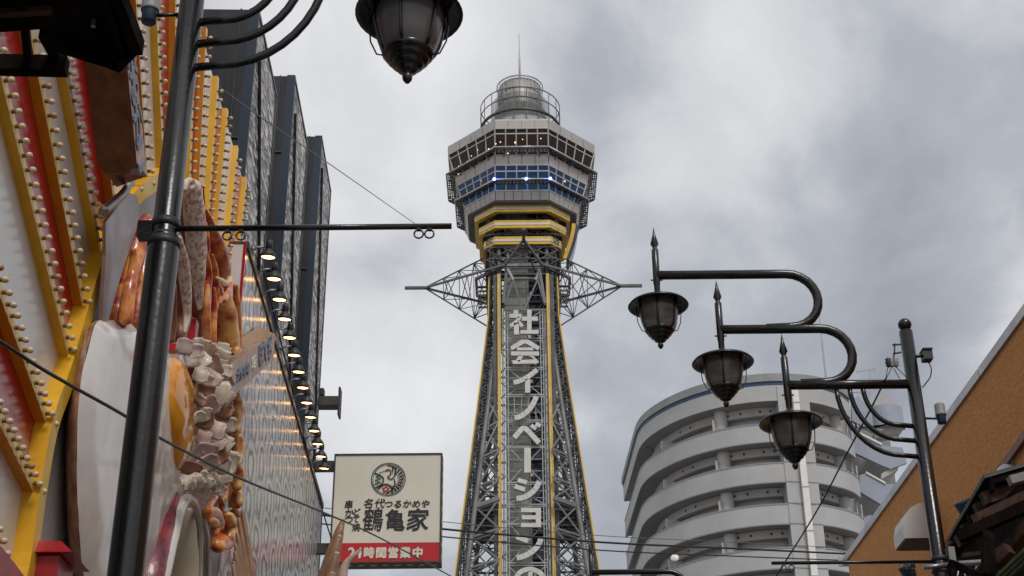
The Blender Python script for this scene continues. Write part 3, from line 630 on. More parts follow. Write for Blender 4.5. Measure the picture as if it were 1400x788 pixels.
# sign cells by character: y of the top and bottom of each cell in the photograph
cells = [(424, 463), (465, 503), (504, 540), (541, 575), (576, 611), (611, 660), (661, 690), (691, 716), (716, 770), (772, 830)]
rnd = random.Random(5)
for i, (y0, y1) in enumerate(cells):
    za, zb = sgt(717, y0).z, sgt(717, y1).z
    member('sign_rail', xz(-2.0, zb), xz(2.0, zb), .11, m_tower_l, tower); member('sign_rail', xz(-1.9, za - .12), xz(1.9, za - .12), .08, m_tower_l, tower)
    c = 1.72 if i % 3 else 1.9
    if i % 2 == 0 or i > 4:
        member('sign_brace', xz(-c, zb, .1), xz(0, (za + zb) / 2, .1), .09, m_tower_l, tower); member('sign_brace', xz(c, zb, .1), xz(0, (za + zb) / 2, .1), .09, m_tower_l, tower)
        member('sign_brace', xz(-c, za, .1), xz(0, (za + zb) / 2, .1), .09, m_tower_l, tower); member('sign_brace', xz(c, za, .1), xz(0, (za + zb) / 2, .1), .09, m_tower_l, tower)
    else:
        for t in (-1.1, -.35, .35, 1.1): member('sign_brace', xz(t, zb, .1), xz(t, za, .1), .07, m_tower_l, tower)
    for t in (.33, .66): member('sign_rail', xz(-1.72, zb + (za - zb) * t, .12), xz(1.72, zb + (za - zb) * t, .12), .06, m_tower_l, tower)
# thin neon carrier hoops
for cx_, cy_, rx_, ry_ in ((720, 575, 21, 20), (720, 575, 15, 15)):
    hp = [sgt(cx_ + math.cos(t * math.pi / 12) * rx_, cy_ + math.sin(t * math.pi / 12) * ry_, .05) for t in range(25)]
    q = MB(); q.tube(hp, .035, m_tower_l, 5, False); q.build('carrier_hoop', tower)
# gold double strips of the panel
for sg in (-1, 1):
    q = MB(); x = sg * 2.62
    for dx, m_ in ((-.12, m_gold), (.12, m_gold)): q.box((XT + x + dx, YS - .05, (30 + 72.4) / 2), .11, .2, 42.4, m_)
    q.box((XT + x, YS + .02, (30 + 72.4) / 2), .14, .16, 42.4, m_goldpale); q.build('gold_double_strip', tower)
    q = MB(); q.box((XT + sg * 3.05, YS + .4, 51.2), .42, .5, 42.4, m_tower_d); q.build('side_mast', tower)
# letters
S2 = lambda x, y: (685 + x / 8.754, 420 + y / 8.754); S3 = lambda x, y: (685 + x / 7.886, 500 + y / 7.886); S4 = lambda x, y: (685 + x / 7.886, 600 + y / 7.886); S5 = lambda x, y: (685 + x / 7.88, 688 + y / 7.88)
def poly_letter(bd, S, pts):
    P = [atY(*S(x, y), YS - .25) for x, y in pts]; bd.prism(P, (0, -.34, 0), m_letter, side=m_tower_l)
def stroke_letter(bd, S, pts, wd, n=5):
    P = catmull([(x, y, 0) for x, y in pts], n) if len(pts) > 2 else [Vector((x, y, 0)) for x, y in pts]
    Lf, Rt = [], []
    for i, p in enumerate(P):
        t = (P[min(i + 1, len(P) - 1)] - P[max(i - 1, 0)]).normalized(); nn_ = Vector((-t.y, t.x, 0)) * wd / 2
        Lf.append(atY(*S(p.x + nn_.x, p.y + nn_.y), YS - .25)); Rt.append(atY(*S(p.x - nn_.x, p.y - nn_.y), YS - .25))
    off = Vector((0, -.34, 0)); n_ = len(P)
    for i in range(n_ - 1):
        bd.poly([Lf[i] + off, Lf[i + 1] + off, Rt[i + 1] + off, Rt[i] + off], m_letter); bd.poly([Lf[i], Lf[i + 1], Rt[i + 1], Rt[i]], m_tower_l)
        bd.poly([Lf[i], Lf[i + 1], Lf[i + 1] + off, Lf[i] + off], m_tower_l); bd.poly([Rt[i], Rt[i + 1], Rt[i + 1] + off, Rt[i] + off], m_tower_l)
        if i % 3 == 0: bd.bar(Lf[i] + off * 1.01, Rt[i] + off * 1.01, .025, m_tower_l)
    for k in (0, -1): bd.poly([Lf[k], Rt[k], Rt[k] + off, Lf[k] + off], m_tower_l)
def rectl(bd, S, x0, y0, x1, y1): poly_letter(bd, S, [(x0, y0), (x1, y0), (x1, y1), (x0, y1)])
q = MB(); rectl(q, S2, 150, 52, 205, 98); rectl(q, S2, 100, 97, 245, 145); stroke_letter(q, S2, [(222, 140), (180, 195), (108, 245)], 46); rectl(q, S2, 155, 205, 215, 345); stroke_letter(q, S2, [(205, 190), (258, 250)], 42)
rectl(q, S2, 312, 50, 365, 290); rectl(q, S2, 250, 131, 311, 180); rectl(q, S2, 366, 131, 440, 180); rectl(q, S2, 232, 291, 450, 335); q.build('letter', tower)
q = MB(); poly_letter(q, S2, [(240, 408), (330, 408), (465, 490), (440, 533), (290, 448), (130, 533), (110, 490)]); rectl(q, S2, 190, 500, 385, 534); rectl(q, S2, 120, 547, 455, 596); stroke_letter(q, S2, [(245, 597), (200, 660)], 48); poly_letter(q, S2, [(128, 655), (405, 640), (330, 600), (385, 600), (458, 672), (405, 700), (400, 690), (145, 697)]); q.build('letter', tower)
q = MB(); stroke_letter(q, S3, [(388, 58), (330, 105), (270, 145), (200, 180), (135, 195)], 50); rectl(q, S3, 260, 160, 315, 305); q.build('letter', tower)
q = MB(); stroke_letter(q, S3, [(380, 345), (345, 425), (290, 500), (220, 555), (150, 578)], 54); q.build('letter', tower)
q = MB(); stroke_letter(q, S3, [(142, 790), (190, 735), (243, 685), (300, 725), (360, 790), (410, 845)], 54, 3); stroke_letter(q, S3, [(325, 655), (378, 695)], 40); stroke_letter(q, S3, [(372, 640), (425, 662)], 40); q.build('letter', tower)
q = MB(); rectl(q, S4, 250, 110, 320, 377); q.build('letter', tower)
q = MB(); stroke_letter(q, S4, [(180, 455), (280, 485)], 46); stroke_letter(q, S4, [(148, 525), (258, 560)], 46); stroke_letter(q, S4, [(412, 470), (375, 545), (310, 610), (240, 645), (168, 656)], 56); q.build('letter', tower)
q = MB(); poly_letter(q, S5, [(215, 62), (430, 62), (430, 270), (215, 270), (215, 226), (374, 226), (374, 187), (225, 187), (225, 142), (374, 142), (374, 110), (215, 110)]); q.build('letter', tower)
q = MB(); stroke_letter(q, S5, [(165, 372), (290, 418)], 52); stroke_letter(q, S5, [(430, 388), (400, 465), (330, 535), (250, 580), (170, 600)], 58); q.build('letter', tower)
q = MB(); stroke_letter(q, S5, [(200, 960), (160, 860), (200, 760), (315, 722), (430, 770), (465, 870), (420, 970), (330, 1020)], 52); stroke_letter(q, S5, [(322, 745), (300, 850), (240, 950), (190, 960)], 46); q.build('letter', tower)
# star arms: four pyramidal trusses
def arm(tip, ext, bases, nm):
    tip = Vector(tip); ext = Vector(ext); bs = [Vector(x) for x in bases]
    A = MB(); A.bar(tip - (ext - tip) * .3, ext, .3, m_tower_d); A.build('arm_tip_rod', tower)
    for i, bq in enumerate(bs): member('arm_chord', tip, bq, .21 if i % 2 else .13, m_tower if i % 2 else m_tower_d, tower)
    fr = [.3, .55, .78]; wb = MB(); prev = None
    for j, f in enumerate(fr):
        R_ = [tip.lerp(bq, f) for bq in bs]
        for i in range(4):
            wb.bar(R_[i], R_[(i + 1) % 4], .075, m_tower_d)
            if prev: wb.bar(prev[i], R_[(i + 1) % 4], .07, m_tower_d)
        if j == 2:
            for i in range(4): wb.bar(R_[i], bs[(i + 1) % 4], .10, m_tower_d); wb.bar(R_[(i + 1) % 4], bs[i], .09, m_tower_d)
        wb.bar(R_[0], R_[2], .08, m_tower_d); prev = R_
    if abs(tip.x - XT) > 3: wb.build('arm_web', tower)
HM = 73.4; TO = 11.0; EX = 13.2
for (dx, dy) in ((-1, 0), (1, 0), (0, -1), (0, 1)):
    d = Vector((dx, dy, 0)); sd_ = Vector((-dy, dx, 0)); c = Vector((XT + .05, YT, 0))
    if dy == 0 or True:
        bases = [c + d * 4.0 + Vector((0, 0, 77.3)), c + d * 2.2 + sd_ * 5.2 + Vector((0, 0, HM)), c + d * 3.9 + Vector((0, 0, 68.5)), c + d * 2.2 - sd_ * 5.2 + Vector((0, 0, HM))]
        if dy: bases = [c + d * 4.2 + sd_ * .3 + Vector((0, 0, 76.0)), c + d * 5.2 + sd_ * 2.0 + Vector((0, 0, HM)), c + d * 5.0 + sd_ * 1.2 + Vector((0, 0, 72.8)), c + d * 5.2 - sd_ * 2.0 + Vector((0, 0, HM))]
        arm(c + d * TO + Vector((0, 0, HM)), c + d * EX + Vector((0, 0, HM)), bases, 'arm')
q = MB(); ringslab(q, 5.3, 5.0, HM - .15, HM + .15, m_tower, w=2.1, win=2.0); ringslab(q, 3.9, 3.4, HM - .5, HM - .3, m_tower_d, w=3.0, win=2.6); q.build('ring_girder', tower)
for z, m_ in ((71.9, m_cream_metal), (72.4, m_tower_d)):
    for sg in (-1, 1):
        q = MB()
        for k in range(5): q.box((XT + sg * 4.3, YT - 2 + k, z), 1.5, .35, .12, m_)
        q.build('louvre', tower)

# ------------------------------------------------------------------ apartment block
HT = 40.52
roofpx = [(1180, 549), (1157, 533), (1132, 519), (1120, 515.5), (1088, 512.3), (1053, 511.6), (1023, 514.0), (966, 525), (921, 541.6), (891, 559), (877, 572.5)]
plan = [atH(x, y, HT) for x, y in roofpx]
# smooth arc through the photographed roof line, a rounded corner, then the side going back
pl = [(23.75, 93.4), (22.9, 92.1), (21.8, 91.15), (20.6, 90.45), (19.2, 90.1), (17.7, 90.0), (16.1, 90.3), (14.5, 90.95), (13.0, 92.0), (11.6, 93.45), (10.5, 95.15), (9.7, 97.0), (9.3, 98.9), (9.2, 101), (9.1, 105), (8.95, 111.2)]
PL = [Vector((x, y, 0)) for x, y in pl]
PLc = catmull(PL, 4)
def offs(P, d):
    out = []
    for i, p in enumerate(P):
        t = (P[min(i + 1, len(P) - 1)] - P[max(i - 1, 0)]).normalized(); out.append(p + Vector((t.y, -t.x, 0)) * d)     # inward is positive
    return out
def strip(bd, P, h0, h1, m, th=.18):
    Q = offs(P, th); 
    rows = [[p + ZV * h0 for p in P], [p + ZV * h1 for p in P], [p + ZV * h1 for p in Q], [p + ZV * h0 for p in Q], [p + ZV * h0 for p in P]]
    for a, b_ in zip(rows, rows[1:]): bd.grid([a, b_], m, smooth=False)
apt = thing('apartment_block', 'round-cornered grey apartment block with curved balconies behind the street lamp', 'building', (16, 100, 0))
q = MB(); strip(q, offs(PLc, -.12), 39.95, HT, m_aptgrn, .4); q.build('roof_band', apt)
q = MB(); strip(q, offs(PLc[:], -.02), 39.70, 39.94, m_aptblue, .3); q.build('blue_band', apt)
q = MB(); strip(q, PLc, 38.54, 39.69, m_aptwall, .3); q.build('fascia', apt)
q = MB(); roofp = [p + ZV * 40.3 for p in PLc] + [Vector((24.5, 111.2, 40.3))]; q.poly(roofp, m_aptgrn); q.build('roof', apt)
floors = [(35.60, 36.94), (32.74, 34.12), (29.86, 31.25), (26.91, 28.31)]
z = 26.91
for k in range(8): z -= 2.9; floors.append((z, z + 1.4))
IN = offs(PLc, 1.6); INw = offs(PLc, 1.75)
q = MB(); strip(q, INw, 0, 40, m_aptpale, .3); q.build('recessed_wall', apt)
ncol = len(PLc)
for i, (h0, h1) in enumerate(floors):
    q = MB(); strip(q, PLc, h0, h1 - .1, m_aptwall, .18); q.build('balcony_parapet', apt)
    q = MB(); strip(q, offs(PLc, -.03), h1 - .1, h1, m_apttrim, .24); strip(q, offs(PLc, -.015), h0 - .06, h0 + .02, m_apttrim, .2); q.build('parapet_trim', apt)
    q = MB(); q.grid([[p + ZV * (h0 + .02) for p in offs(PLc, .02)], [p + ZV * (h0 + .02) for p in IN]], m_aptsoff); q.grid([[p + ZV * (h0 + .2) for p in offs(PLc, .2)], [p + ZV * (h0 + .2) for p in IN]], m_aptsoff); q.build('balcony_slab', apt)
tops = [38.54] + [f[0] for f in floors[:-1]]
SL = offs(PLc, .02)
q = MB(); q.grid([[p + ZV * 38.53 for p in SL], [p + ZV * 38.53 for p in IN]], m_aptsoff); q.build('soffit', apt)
def at_plan(x, d):      # point of the plan at world x, d inside the outer line
    P = offs(PLc, d)
    for a, b_ in zip(P, P[1:]):
        if (a.x - x) * (b_.x - x) <= 0 and a.x != b_.x:
            t = (x - a.x) / (b_.x - a.x); return a.lerp(b_, t), (b_ - a).normalized()
    return P[-1], (P[-1] - P[-2]).normalized()
BM = offs(PLc, 1.15)
for i, ht in enumerate(tops[:6]):
    q = MB(); strip(q, BM, ht - .60, ht - .012, m_aptpale, .45)
    q.build('beam', apt)
    for x in (10.2, 11.9, 12.5, 14.9, 15.7, 17.0, 17.7, 19.9 + .9, 21.6):
        p, t = at_plan(x, 1.15); nn_ = Vector((t.y, -t.x, 0)) 
        q = MB(); q.lathe(p + ZV * (ht - .30) + nn_ * .0, [(0, .012), (.07, .012), (.09, 0.01), (.09, -.05)], m_blackrough, 8, axis=nn_ if nn_.y < 0 else -nn_); q.build('vent_hole', apt)
    # round columns and partition boards
    for x in (14.4, 22.5):
        p, t = at_plan(x, 1.0); q = MB(); q.lathe(p, [(.45, ht - 3.0), (.45, ht - .012)], m_aptpale, 16); q.build('column', apt)
    for x in (10.55, 13.75):
        p, t = at_plan(x, .25); nn_ = Vector((-t.y, t.x, 0)); nn_ = nn_ if nn_.y > 0 else -nn_
        q = MB(); q.box(p + nn_ * .55 + ZV * (ht - 1.55), .06, 1.1, 1.7, m_white_plastic, X=t, Y=nn_); q.build('partition_board', apt)
    # windows
    for x0, x1 in ((11.2, 13.3), (15.3, 17.9), (20.6, 22.1)):
        a, t = at_plan(x0, 1.7); c, t2 = at_plan(x1, 1.7)
        f = MB(); d = (c - a); n_ = 4
        for zz_ in (ht - 1.05, ht - 2.9): f.bar(a + ZV * zz_, c + ZV * zz_, .09, m_white_plastic)
        for j in range(n_ + 1): f.bar(a.lerp(c, j / n_) + ZV * (ht - 2.9), a.lerp(c, j / n_) + ZV * (ht - .9), .08, m_white_plastic)
        wo = f.build('window', apt)
        for j in range(n_):
            g = MB(); aa = a.lerp(c, j / n_ + .01); cc = a.lerp(c, (j + 1) / n_ - .01); g.poly([aa + ZV * (ht - 2.85), cc + ZV * (ht - 2.85), cc + ZV * (ht - 1.08), aa + ZV * (ht - 1.08)], m_glassdark if (i * 3 + j + int(x0)) % 3 else m_curtain); g.build('pane', wo)
# flat pier with the white rainwater pipe
pc, tcv = at_plan(19.0, -.06)
for x0, x1, nm in ((18.05, 20.25, 'pier'),):
    A, _ = at_plan(x0, -.07); B, _ = at_plan(x1, -.07); q = MB()
    q.prism([A, B, B + Vector((0, 1.4, 0)), A + Vector((0, 1.4, 0))], (0, 0, 39.6), m_aptwall); q.build('pier', apt)
    for zz_ in tops[1:6]:
        q = MB(); q.bar(A + Vector((0, -.01, zz_)), B + Vector((0, -.01, zz_)), .05, m_apttrim); q.build('joint_line', apt); q = MB(); q.bar(A + Vector((0, -.01, zz_ + 1.4)), B + Vector((0, -.01, zz_ + 1.4)), .05, m_apttrim); q.build('joint_line', apt)
q = MB(); q.box((19.25, 89.86, 19.7), .42, .3, 39.4, m_pipe_w)
for zz_ in range(20, 39, 3): q.box((19.25, 89.84, zz_ + .3), .5, .34, .06, m_alu)
q.build('rainwater_pipe', apt)
# end screens of the right bay (slatted)
for ht in tops[:5]:
    q = MB()
    for k in range(9): q.bar((23.55, 93.7, ht - .15 - k * .17), (24.0, 95.0, ht - .15 - k * .17), .05, m_alu)
    q.bar((23.5, 93.8, ht - 1.7), (23.5, 93.8, ht), .08, m_alu); q.bar((24.1, 95.0, ht - 1.7), (24.1, 95.0, ht), .08, m_alu); q.build('slatted_screen', apt)
q = MB(); q.prism([(23.0, 97.0, 0), (24.3, 97.0, 0), (24.3, 111, 0), (9.6, 111, 0), (11.5, 106, 0), (23.0, 100, 0)], (0, 0, 40.1), m_aptpale); q.build('core_wall', apt)
def wp(px, py, Y=96.0): return atY(px, py, Y)
# zig-zag stair wing with bluish parapets
wing = thing('stair_tower', 'bluish stair wing with slanting parapets and a rounded top landing, beside the apartment block', 'building', (27, 97, 0))
q = MB(); q.prism([(24.35, 98.6, 0), (wp(1222, 640, 98.6).x, 98.6, 0), (wp(1222, 640, 98.6).x, 104, 0), (24.35, 104, 0)], (0, 0, wp(1200, 583, 98.6).z), m_aptsoff); zw = wp(1200, 583, 98.6).z - .1; q.prism([(24.4, 99.0, zw), (wp(1196, 560, 99).x, 99.0, zw), (wp(1196, 560, 99).x, 101, zw), (24.4, 101, zw)], (0, 0, wp(1180, 552, 99).z - zw), m_aptpale); q.build('wall', wing)
def par(pts, nm, m_=m_aptblu2, Y=96.0, dep=.35):
    q = MB(); q.prism([wp(x, y, Y) for x, y in pts], (0, dep, 0), m_); return q.build(nm, wing)
par([(1165, 548), (1173, 541), (1196, 566), (1196, 592), (1165, 575)], 'slanted_parapet'); 
par([(1160, 600), (1176, 594), (1206, 609), (1234, 612), (1240, 633), (1218, 641), (1205, 636), (1160, 615)], 'slanted_parapet')
par([(1175, 650), (1184, 647), (1211, 662), (1222, 662), (1222, 680), (1205, 690), (1175, 672)], 'slanted_parapet')
par([(1180, 708), (1190, 704), (1215, 718), (1215, 740), (1180, 730)], 'slanted_parapet')
for pts in ([(1176, 594), (1206, 609), (1206, 606), (1176, 591)], [(1184, 647), (1211, 662), (1211, 659.5), (1184, 644.5)]): par(pts, 'parapet_coping', m_pipe_w, 95.9, .4)
q = MB(); cc = wp(1216, 568, 95.5); prf = []
for k in range(13):
    a = math.pi * (1.05 + k / 12 * .95); prf.append(Vector((cc.x + 1.15 * math.cos(a) * 1.1, 96.6 + 1.3 * math.sin(a), 0)))
prf = [Vector((cc.x - 2.3, 96.0, 0))] + prf
z0, z1 = wp(1216, 580, 95.4).z, wp(1216, 553, 95.4).z
strip(q, prf[::-1], z0, z1, m_aptblu2, .25); q.poly([p + ZV * z0 for p in prf], m_aptsoff); q.build('rounded_landing', wing)
for y0, x0, x1 in ((592, 1196, 1236), (648, 1205, 1228)):
    q = MB(); q.prism([wp(x0, y0, 96.2), wp(x1, y0 - 14, 96.2), wp(x1, y0 - 6, 96.2), wp(x0, y0 + 7, 96.2)], (0, 1.6, 0), m_aptpale); q.build('stair_slab', wing)
q = MB(); q.prism([wp(1196, 556, 98), wp(1196, 548, 98), wp(1208, 538, 98), (wp(1218, 545, 98)), wp(1218, 556, 98)], (0, 2.5, 0), m_aptpale); q.build('stair_head', wing)
# aerials and dish
def stick(name, label, cat, segs, m_, group=None):
    q = MB()
    for p, r_, wd in segs: q.bar(p, r_, wd, m_)
    return tag(q.build(name), label, cat, group)
P0 = wp(1129, 515, 94); P1 = wp(1117.5, 408, 94); stick('lightning_rod', 'thin tall lightning rod rising from the apartment roof', 'rod', [(P0, P0.lerp(P1, .45), .12), (P0.lerp(P1, .45), P1, .06)], m_galv)
a0 = wp(1189, 508, 97); a1 = wp(1189.5, 545, 97)
stick('television_aerial', 'upper of two roof aerials, seen against the sky left of the pole', 'aerial', [(a0, a1, .07), (wp(1170, 509, 97), wp(1196, 505, 97), .05)] + [(wp(1171 + k * 4.2, 507.4 - k * .5, 97), wp(1171 + k * 4.2, 510.2 - k * .5, 97), .03) for k in range(6)] + [(wp(1194, 503, 97), wp(1197, 509, 97), .05)], m_galv)
stick('television_aerial', 'lower roof aerial just above the stair wing', 'aerial', [(wp(1187, 534, 98), wp(1187, 548, 98), .06), (wp(1162, 537, 98), wp(1187, 536, 98), .05)] + [(wp(1164 + k * 4, 535, 98), wp(1164 + k * 4, 539, 98), .03) for k in range(6)], m_galv)
q = MB(); pd = atY(922.5, 763, 90.0); q.lathe(pd, [(0, .10), (.25, .05), (.28, 0), (0, .02)], m_pipe_w, 18, axis=(-.2, -1, .35)); q.bar(pd + Vector((0, .2, 0)), pd + Vector((0, .3, -.75)), .08, m_galv)
tag(q.build('satellite_dish'), 'small white satellite dish on a curved balcony parapet', 'satellite dish')
q = MB(); P0 = atY(882, 611, 96.0); q.tube([P0, P0 + Vector((.5, 0, 0)), P0 + Vector((.55, 0, -.35))], .06, m_blackrough, 6); q.build('spout', apt)

# ------------------------------------------------------------------ street lamps
def street_lamp(X0, Y0, sgn, label, zrot=0.0):
    """sgn = direction of the arms along x"""
    t = thing('street_lamp', label, 'street lamp', (X0, Y0, 0), 'three-armed street lamps along the street')
    P = lambda d, z, y=0.0: Vector((X0 + sgn * d, Y0 + y, z))
    q = MB(); q.lathe(P(0, 0), [(.17, 0), (.17, .5), (.125, .56), (.105, .62)], m_black, 24); q.build('base', t)
    q = MB(); q.lathe(P(0, 0), [(.084, .6), (.082, 5.18), (.080, 5.19), (.072, 5.20), (.068, 5.21), (.067, 7.58), (0, 7.59)], m_black, 28); q.build('pole', t)
    for z_ in (5.13, 5.245): q = MB(); q.lathe(P(0, 0), [(.06, z_), (.085 if z_ < 5.2 else .073, z_), (.085 if z_ < 5.2 else .073, z_ + .045), (.06, z_ + .045)], m_blackrough, 24); q.build('collar', t)
    q = MB(); q.lathe(P(0, 7.64), [(0, .081)] + [(.067 * math.sin(a), .014 + .067 * math.cos(a)) for a in [k * math.pi / 10 for k in range(1, 10)]] + [(.05, -.055)], m_black, 20); q.build('finial_ball', t)
    # three arms; lantern heights and reaches
    hood = [(1.235, 6.63, 7.015), (1.84, 7.27, 7.62), (2.44, 7.90, 8.235)]
    r = .047
    def uturn(d0, d1, zl, zu, rad): # arm: from the lantern inwards at zu, round to zl
        pts = [P(d1, zu), P(d0 + rad, zu)]
        for k in range(1, 13):
            a = math.pi * k / 12; pts.append(P(d0 + rad - math.sin(a) * (zu - zl) / 2 * 1.0, (zu + zl) / 2 + math.cos(a) * (zu - zl) / 2))
        return pts
    q = MB(); q.tube([P(1.235, 7.015), P(0.02, 7.015)], r, m_black, 14); q.build('arm', t)
    for (da, za, zb, din) in ((1.84, 7.62, 7.06, .85), (2.44, 8.235, 7.66, 1.13)):
        pts = uturn(din - .3 + 0.0, da, zb - .02, za, .30); q = MB(); q.tube(pts + [P(din + .25, zb - .03)], r, m_black, 14); q.build('arm', t)
    for k, (zp, da) in enumerate(((6.585, .50), (6.435, .63), (6.275, .76))):      # curved struts
        pts = [P(0.05, zp - .01), P(.20, zp + .005)]; n = 10; h_ = 7.0 - zp - .02
        for j in range(1, n + 1):
            a = math.pi / 2 * j / n; pts.append(P(.2 + (da - .2) * math.sin(a), zp + .005 + h_ * (1 - math.cos(a))))
        q = MB(); q.tube(pts, .024, m_black, 10); q.build('curved_strut', t)
    for (d, zh, za) in hood:
        zh += .04
        q = MB(); q.lathe(P(d, 0), [(.03, zh + .02), (.031, zh + .18), (.036, zh + .2), (.036, za + .29), (.024, za + .305), (.022, za + .32), (.043, za + .36), (.018, za + .46), (0, za + .56)], m_black, 16)
        for sx in (-1, 1): q.box(P(d + sx * .045, zh + .24), .03, .012, .012, m_black)
        q.build('lantern_post', t)
        ln = MB(); ln.lathe(P(d, zh), [(.03, .10), (.075, .035), (.15, .022), (.285, -.03), (.305, -.055), (.30, -.06), (.27, -.05), (.16, -.03), (0, -.03)], m_black, 36)
        ln.lathe(P(d, zh), [(.142, -.315), (.146, -.33), (.128, -.35), (.118, -.352), (.120, -.368), (.098, -.385), (.09, -.387), (.092, -.402), (.066, -.42), (.056, -.424), (.058, -.438), (.034, -.452), (.020, -.460), (.029, -.478), (.026, -.50), (.012, -.52), (0, -.523)], m_black, 24)
        lo = ln.build('lantern', t)
        gl = MB(); gl.lathe(P(d, zh), [(.190, -.04), (.197, -.09), (.190, -.16), (.176, -.23), (.158, -.285), (.138, -.325)], m_lampglass, 28); gl.build('glass', lo)
        inn = MB(); inn.lathe(P(d, zh), [(0, -.05), (.05, -.06), (.05, -.12), (.03, -.14), (0, -.15)], m_signwhite, 12); inn.build('lamp_bulb', lo)
        rb = MB()
        for k in range(6):
            a = math.pi * k / 3 + .35; c_, s_ = math.cos(a), math.sin(a)
            rb.tube([P(d, zh) + Vector((c_ * rr, s_ * rr, z_)) for rr, z_ in ((.197, -.04), (.203, -.09), (.196, -.16), (.182, -.23), (.163, -.285), (.140, -.325))], .010, m_black, 5)
        for k in range(2):
            a = math.pi * k; c_, s_ = math.cos(a), math.sin(a)
            rb.tube([P(d, zh) + Vector((c_ * rr, s_ * rr, z_)) for rr, z_ in ((.214, -.05), (.222, -.14), (.212, -.24), (.175, -.325), (.13, -.335))], .005, m_black, 5)
        rb.build('cage_bars', lo)
    return t
LR = street_lamp(3.905, 12.8, -1, 'black street lamp with three brown lanterns reaching left before the apartment block')
LL = street_lamp(-1.80, 6.45, 1, 'nearest black street lamp, its pole crossing the giant food display')
LF = street_lamp(3.74, 23.75, -1, 'distant black street lamp showing only its spike and top arm at the bottom edge')
def banner_rod(t, X0, Y0, d1, d2, z, rings, m_=m_black, r=.016, dy=-.02):
    q = MB(); q.tube([(X0 + d1, Y0 + dy, z), (X0 + d2, Y0 + dy, z)], r, m_, 10); q.box((X0 - .10 * (1 if d2 > 0 else -1), Y0, z), .08, .07, .09, m_black); q.build('banner_rod', t)
    for d in rings:
        q = MB(); c = Vector((X0 + d, Y0 + dy, z - .045)); q.tube([c + Vector((math.cos(a) * .024, 0, math.sin(a) * .024)) for a in [2 * math.pi * k / 14 for k in range(15)]], .005, m_black, 5, False); q.box(c + Vector((0, 0, .03)), .02, .02, .02, m_black); q.build('ring_hook', t)
banner_rod(LL, -1.80, 6.45, .05, 1.49, 5.232, (.33, .40, 1.32, 1.375))
banner_rod(LR, 3.905, 12.8, -1.55, -.05, 5.24, (-1.44, -1.37, -.32, -.26))
# galvanised truss from the right pole
truss = thing('steel_truss', 'grey pipe truss running right from the right lamp pole at the frame edge', 'truss', (4.0, 12.8, 5.2))
tA, tB = atY(1297, 772, 12.7), atY(1440, 762, 12.7)
q = MB(); q.tube([tA, tB], .025, m_galv, 10); q.build('top_pipe', truss)
for k in range(6):
    a = tA.lerp(tB, k / 6 + .02); c = tA.lerp(tB, (k + .5) / 6 + .02); d = tA.lerp(tB, (k + 1) / 6 + .02); dz = Vector((0, 0, -.26))
    for s_, e_ in ((a + dz, c), (c, d + dz)): q = MB(); q.tube([s_, e_], .010, m_galv, 6); q.build('web_rod', truss)
q = MB(); q.tube([tA + Vector((0, 0, -.27)), tB + Vector((0, 0, -.27))], .02, m_galv, 8); q.build('bottom_pipe', truss)
q = MB(); a = atY(1298, 760, 12.75); q.box(a + Vector((.02, 0, 0)), .06, .05, .16, m_galv); q.tube([atY(1262, 776, 12.72), atY(1278, 774.5, 12.72), atY(1296, 772, 12.72)], .022, m_galv, 8); q.build('clamp', truss)

# fittings on the poles
def can_sensor(P, side, label):
    t = thing('cylindrical_sensor', label, 'sensor', P)
    q = MB(); q.lathe(P, [(0, .10), (.045, .10), (.05, .085), (.05, -.0), (.052, -.005), (.052, -.02), (.048, -.02)], m_grey_plastic, 20); q.build('cap', t)
    q = MB(); q.lathe(P, [(.048, -.02), (.043, -.035), (.042, -.095), (.036, -.10), (0, -.10)], m_navy_plastic, 20); q.build('body', t)
    q = MB(); q.tube([P + Vector((0, 0, -.05)), P + Vector((side * .17, 0, -.045))], .012, m_black, 8); q.build('bracket', t)
    return t
can_sensor(atY(1286, 566, 12.8), -1, 'grey-capped sensor on a short bracket right of the right lamp pole')
pL = atY(205.5, 12, 6.5); can_sensor(pL, 1, 'grey-capped sensor beside the near lamp pole over the yellow bars')
bc = thing('box_camera', 'small black box camera with a hanging cable near the pole ball', 'camera', atY(1267, 487, 12.8))
q = MB(); p = atY(1267, 487, 12.8); q.box(p, .09, .11, .10, m_blackrough); q.box(p + Vector((0, 0, .055)), .10, .14, .012, m_blackrough); q.build('housing', bc)
q = MB(); q.tube([p, p + Vector((-.2, 0, -.005))], .014, m_black, 8); q.lathe(p + Vector((-.10, 0, 0)), [(.02, -.02), (.02, .02)], m_black, 8, axis=(1, 0, 0)); q.build('mount_arm', bc)
q = MB(); q.tube(catmull([atY(*x, 12.78) for x in ((1268, 494), (1273, 503), (1272, 515), (1266, 524), (1261, 530))], 5), .006, m_cable, 6); q.build('camera_cable', bc)
ins = thing('cable_insulator', 'dark insulator fitting with splayed wires left of the right pole top', 'insulator', atY(1220, 495, 12.7))
q = MB()
for a, c in (((1232, 471), (1220, 472)), ((1232, 482), (1221, 484)), ((1223, 470), (1223, 484)), ((1222, 484), (1222, 492))): q.bar(atY(*a, 12.75), atY(*c, 12.75), .014, m_blackrough)
q.build('bracket', ins)
for dx in (-5.5, -1, 4.5):
    p = atY(1220 + dx, 496, 12.75); q = MB(); q.lathe(p, [(.01, .05), (.03, .035), (.02, .015), (.034, 0), (.02, -.015), (.03, -.03), (.01, -.05)], m_grey_plastic if dx > -5 else m_blackrough, 12); q.build('insulator_spool', ins)
q = MB()
for a, c in (((1219, 503), (1211, 519)), ((1214, 500), (1211, 519)), ((1222, 504), (1230, 518)), ((1224, 501), (1240, 517))): q.tube([atY(*a, 12.75), atY(*c, 12.75)], .004, m_cable, 5)
q.build('drop_wire', ins)

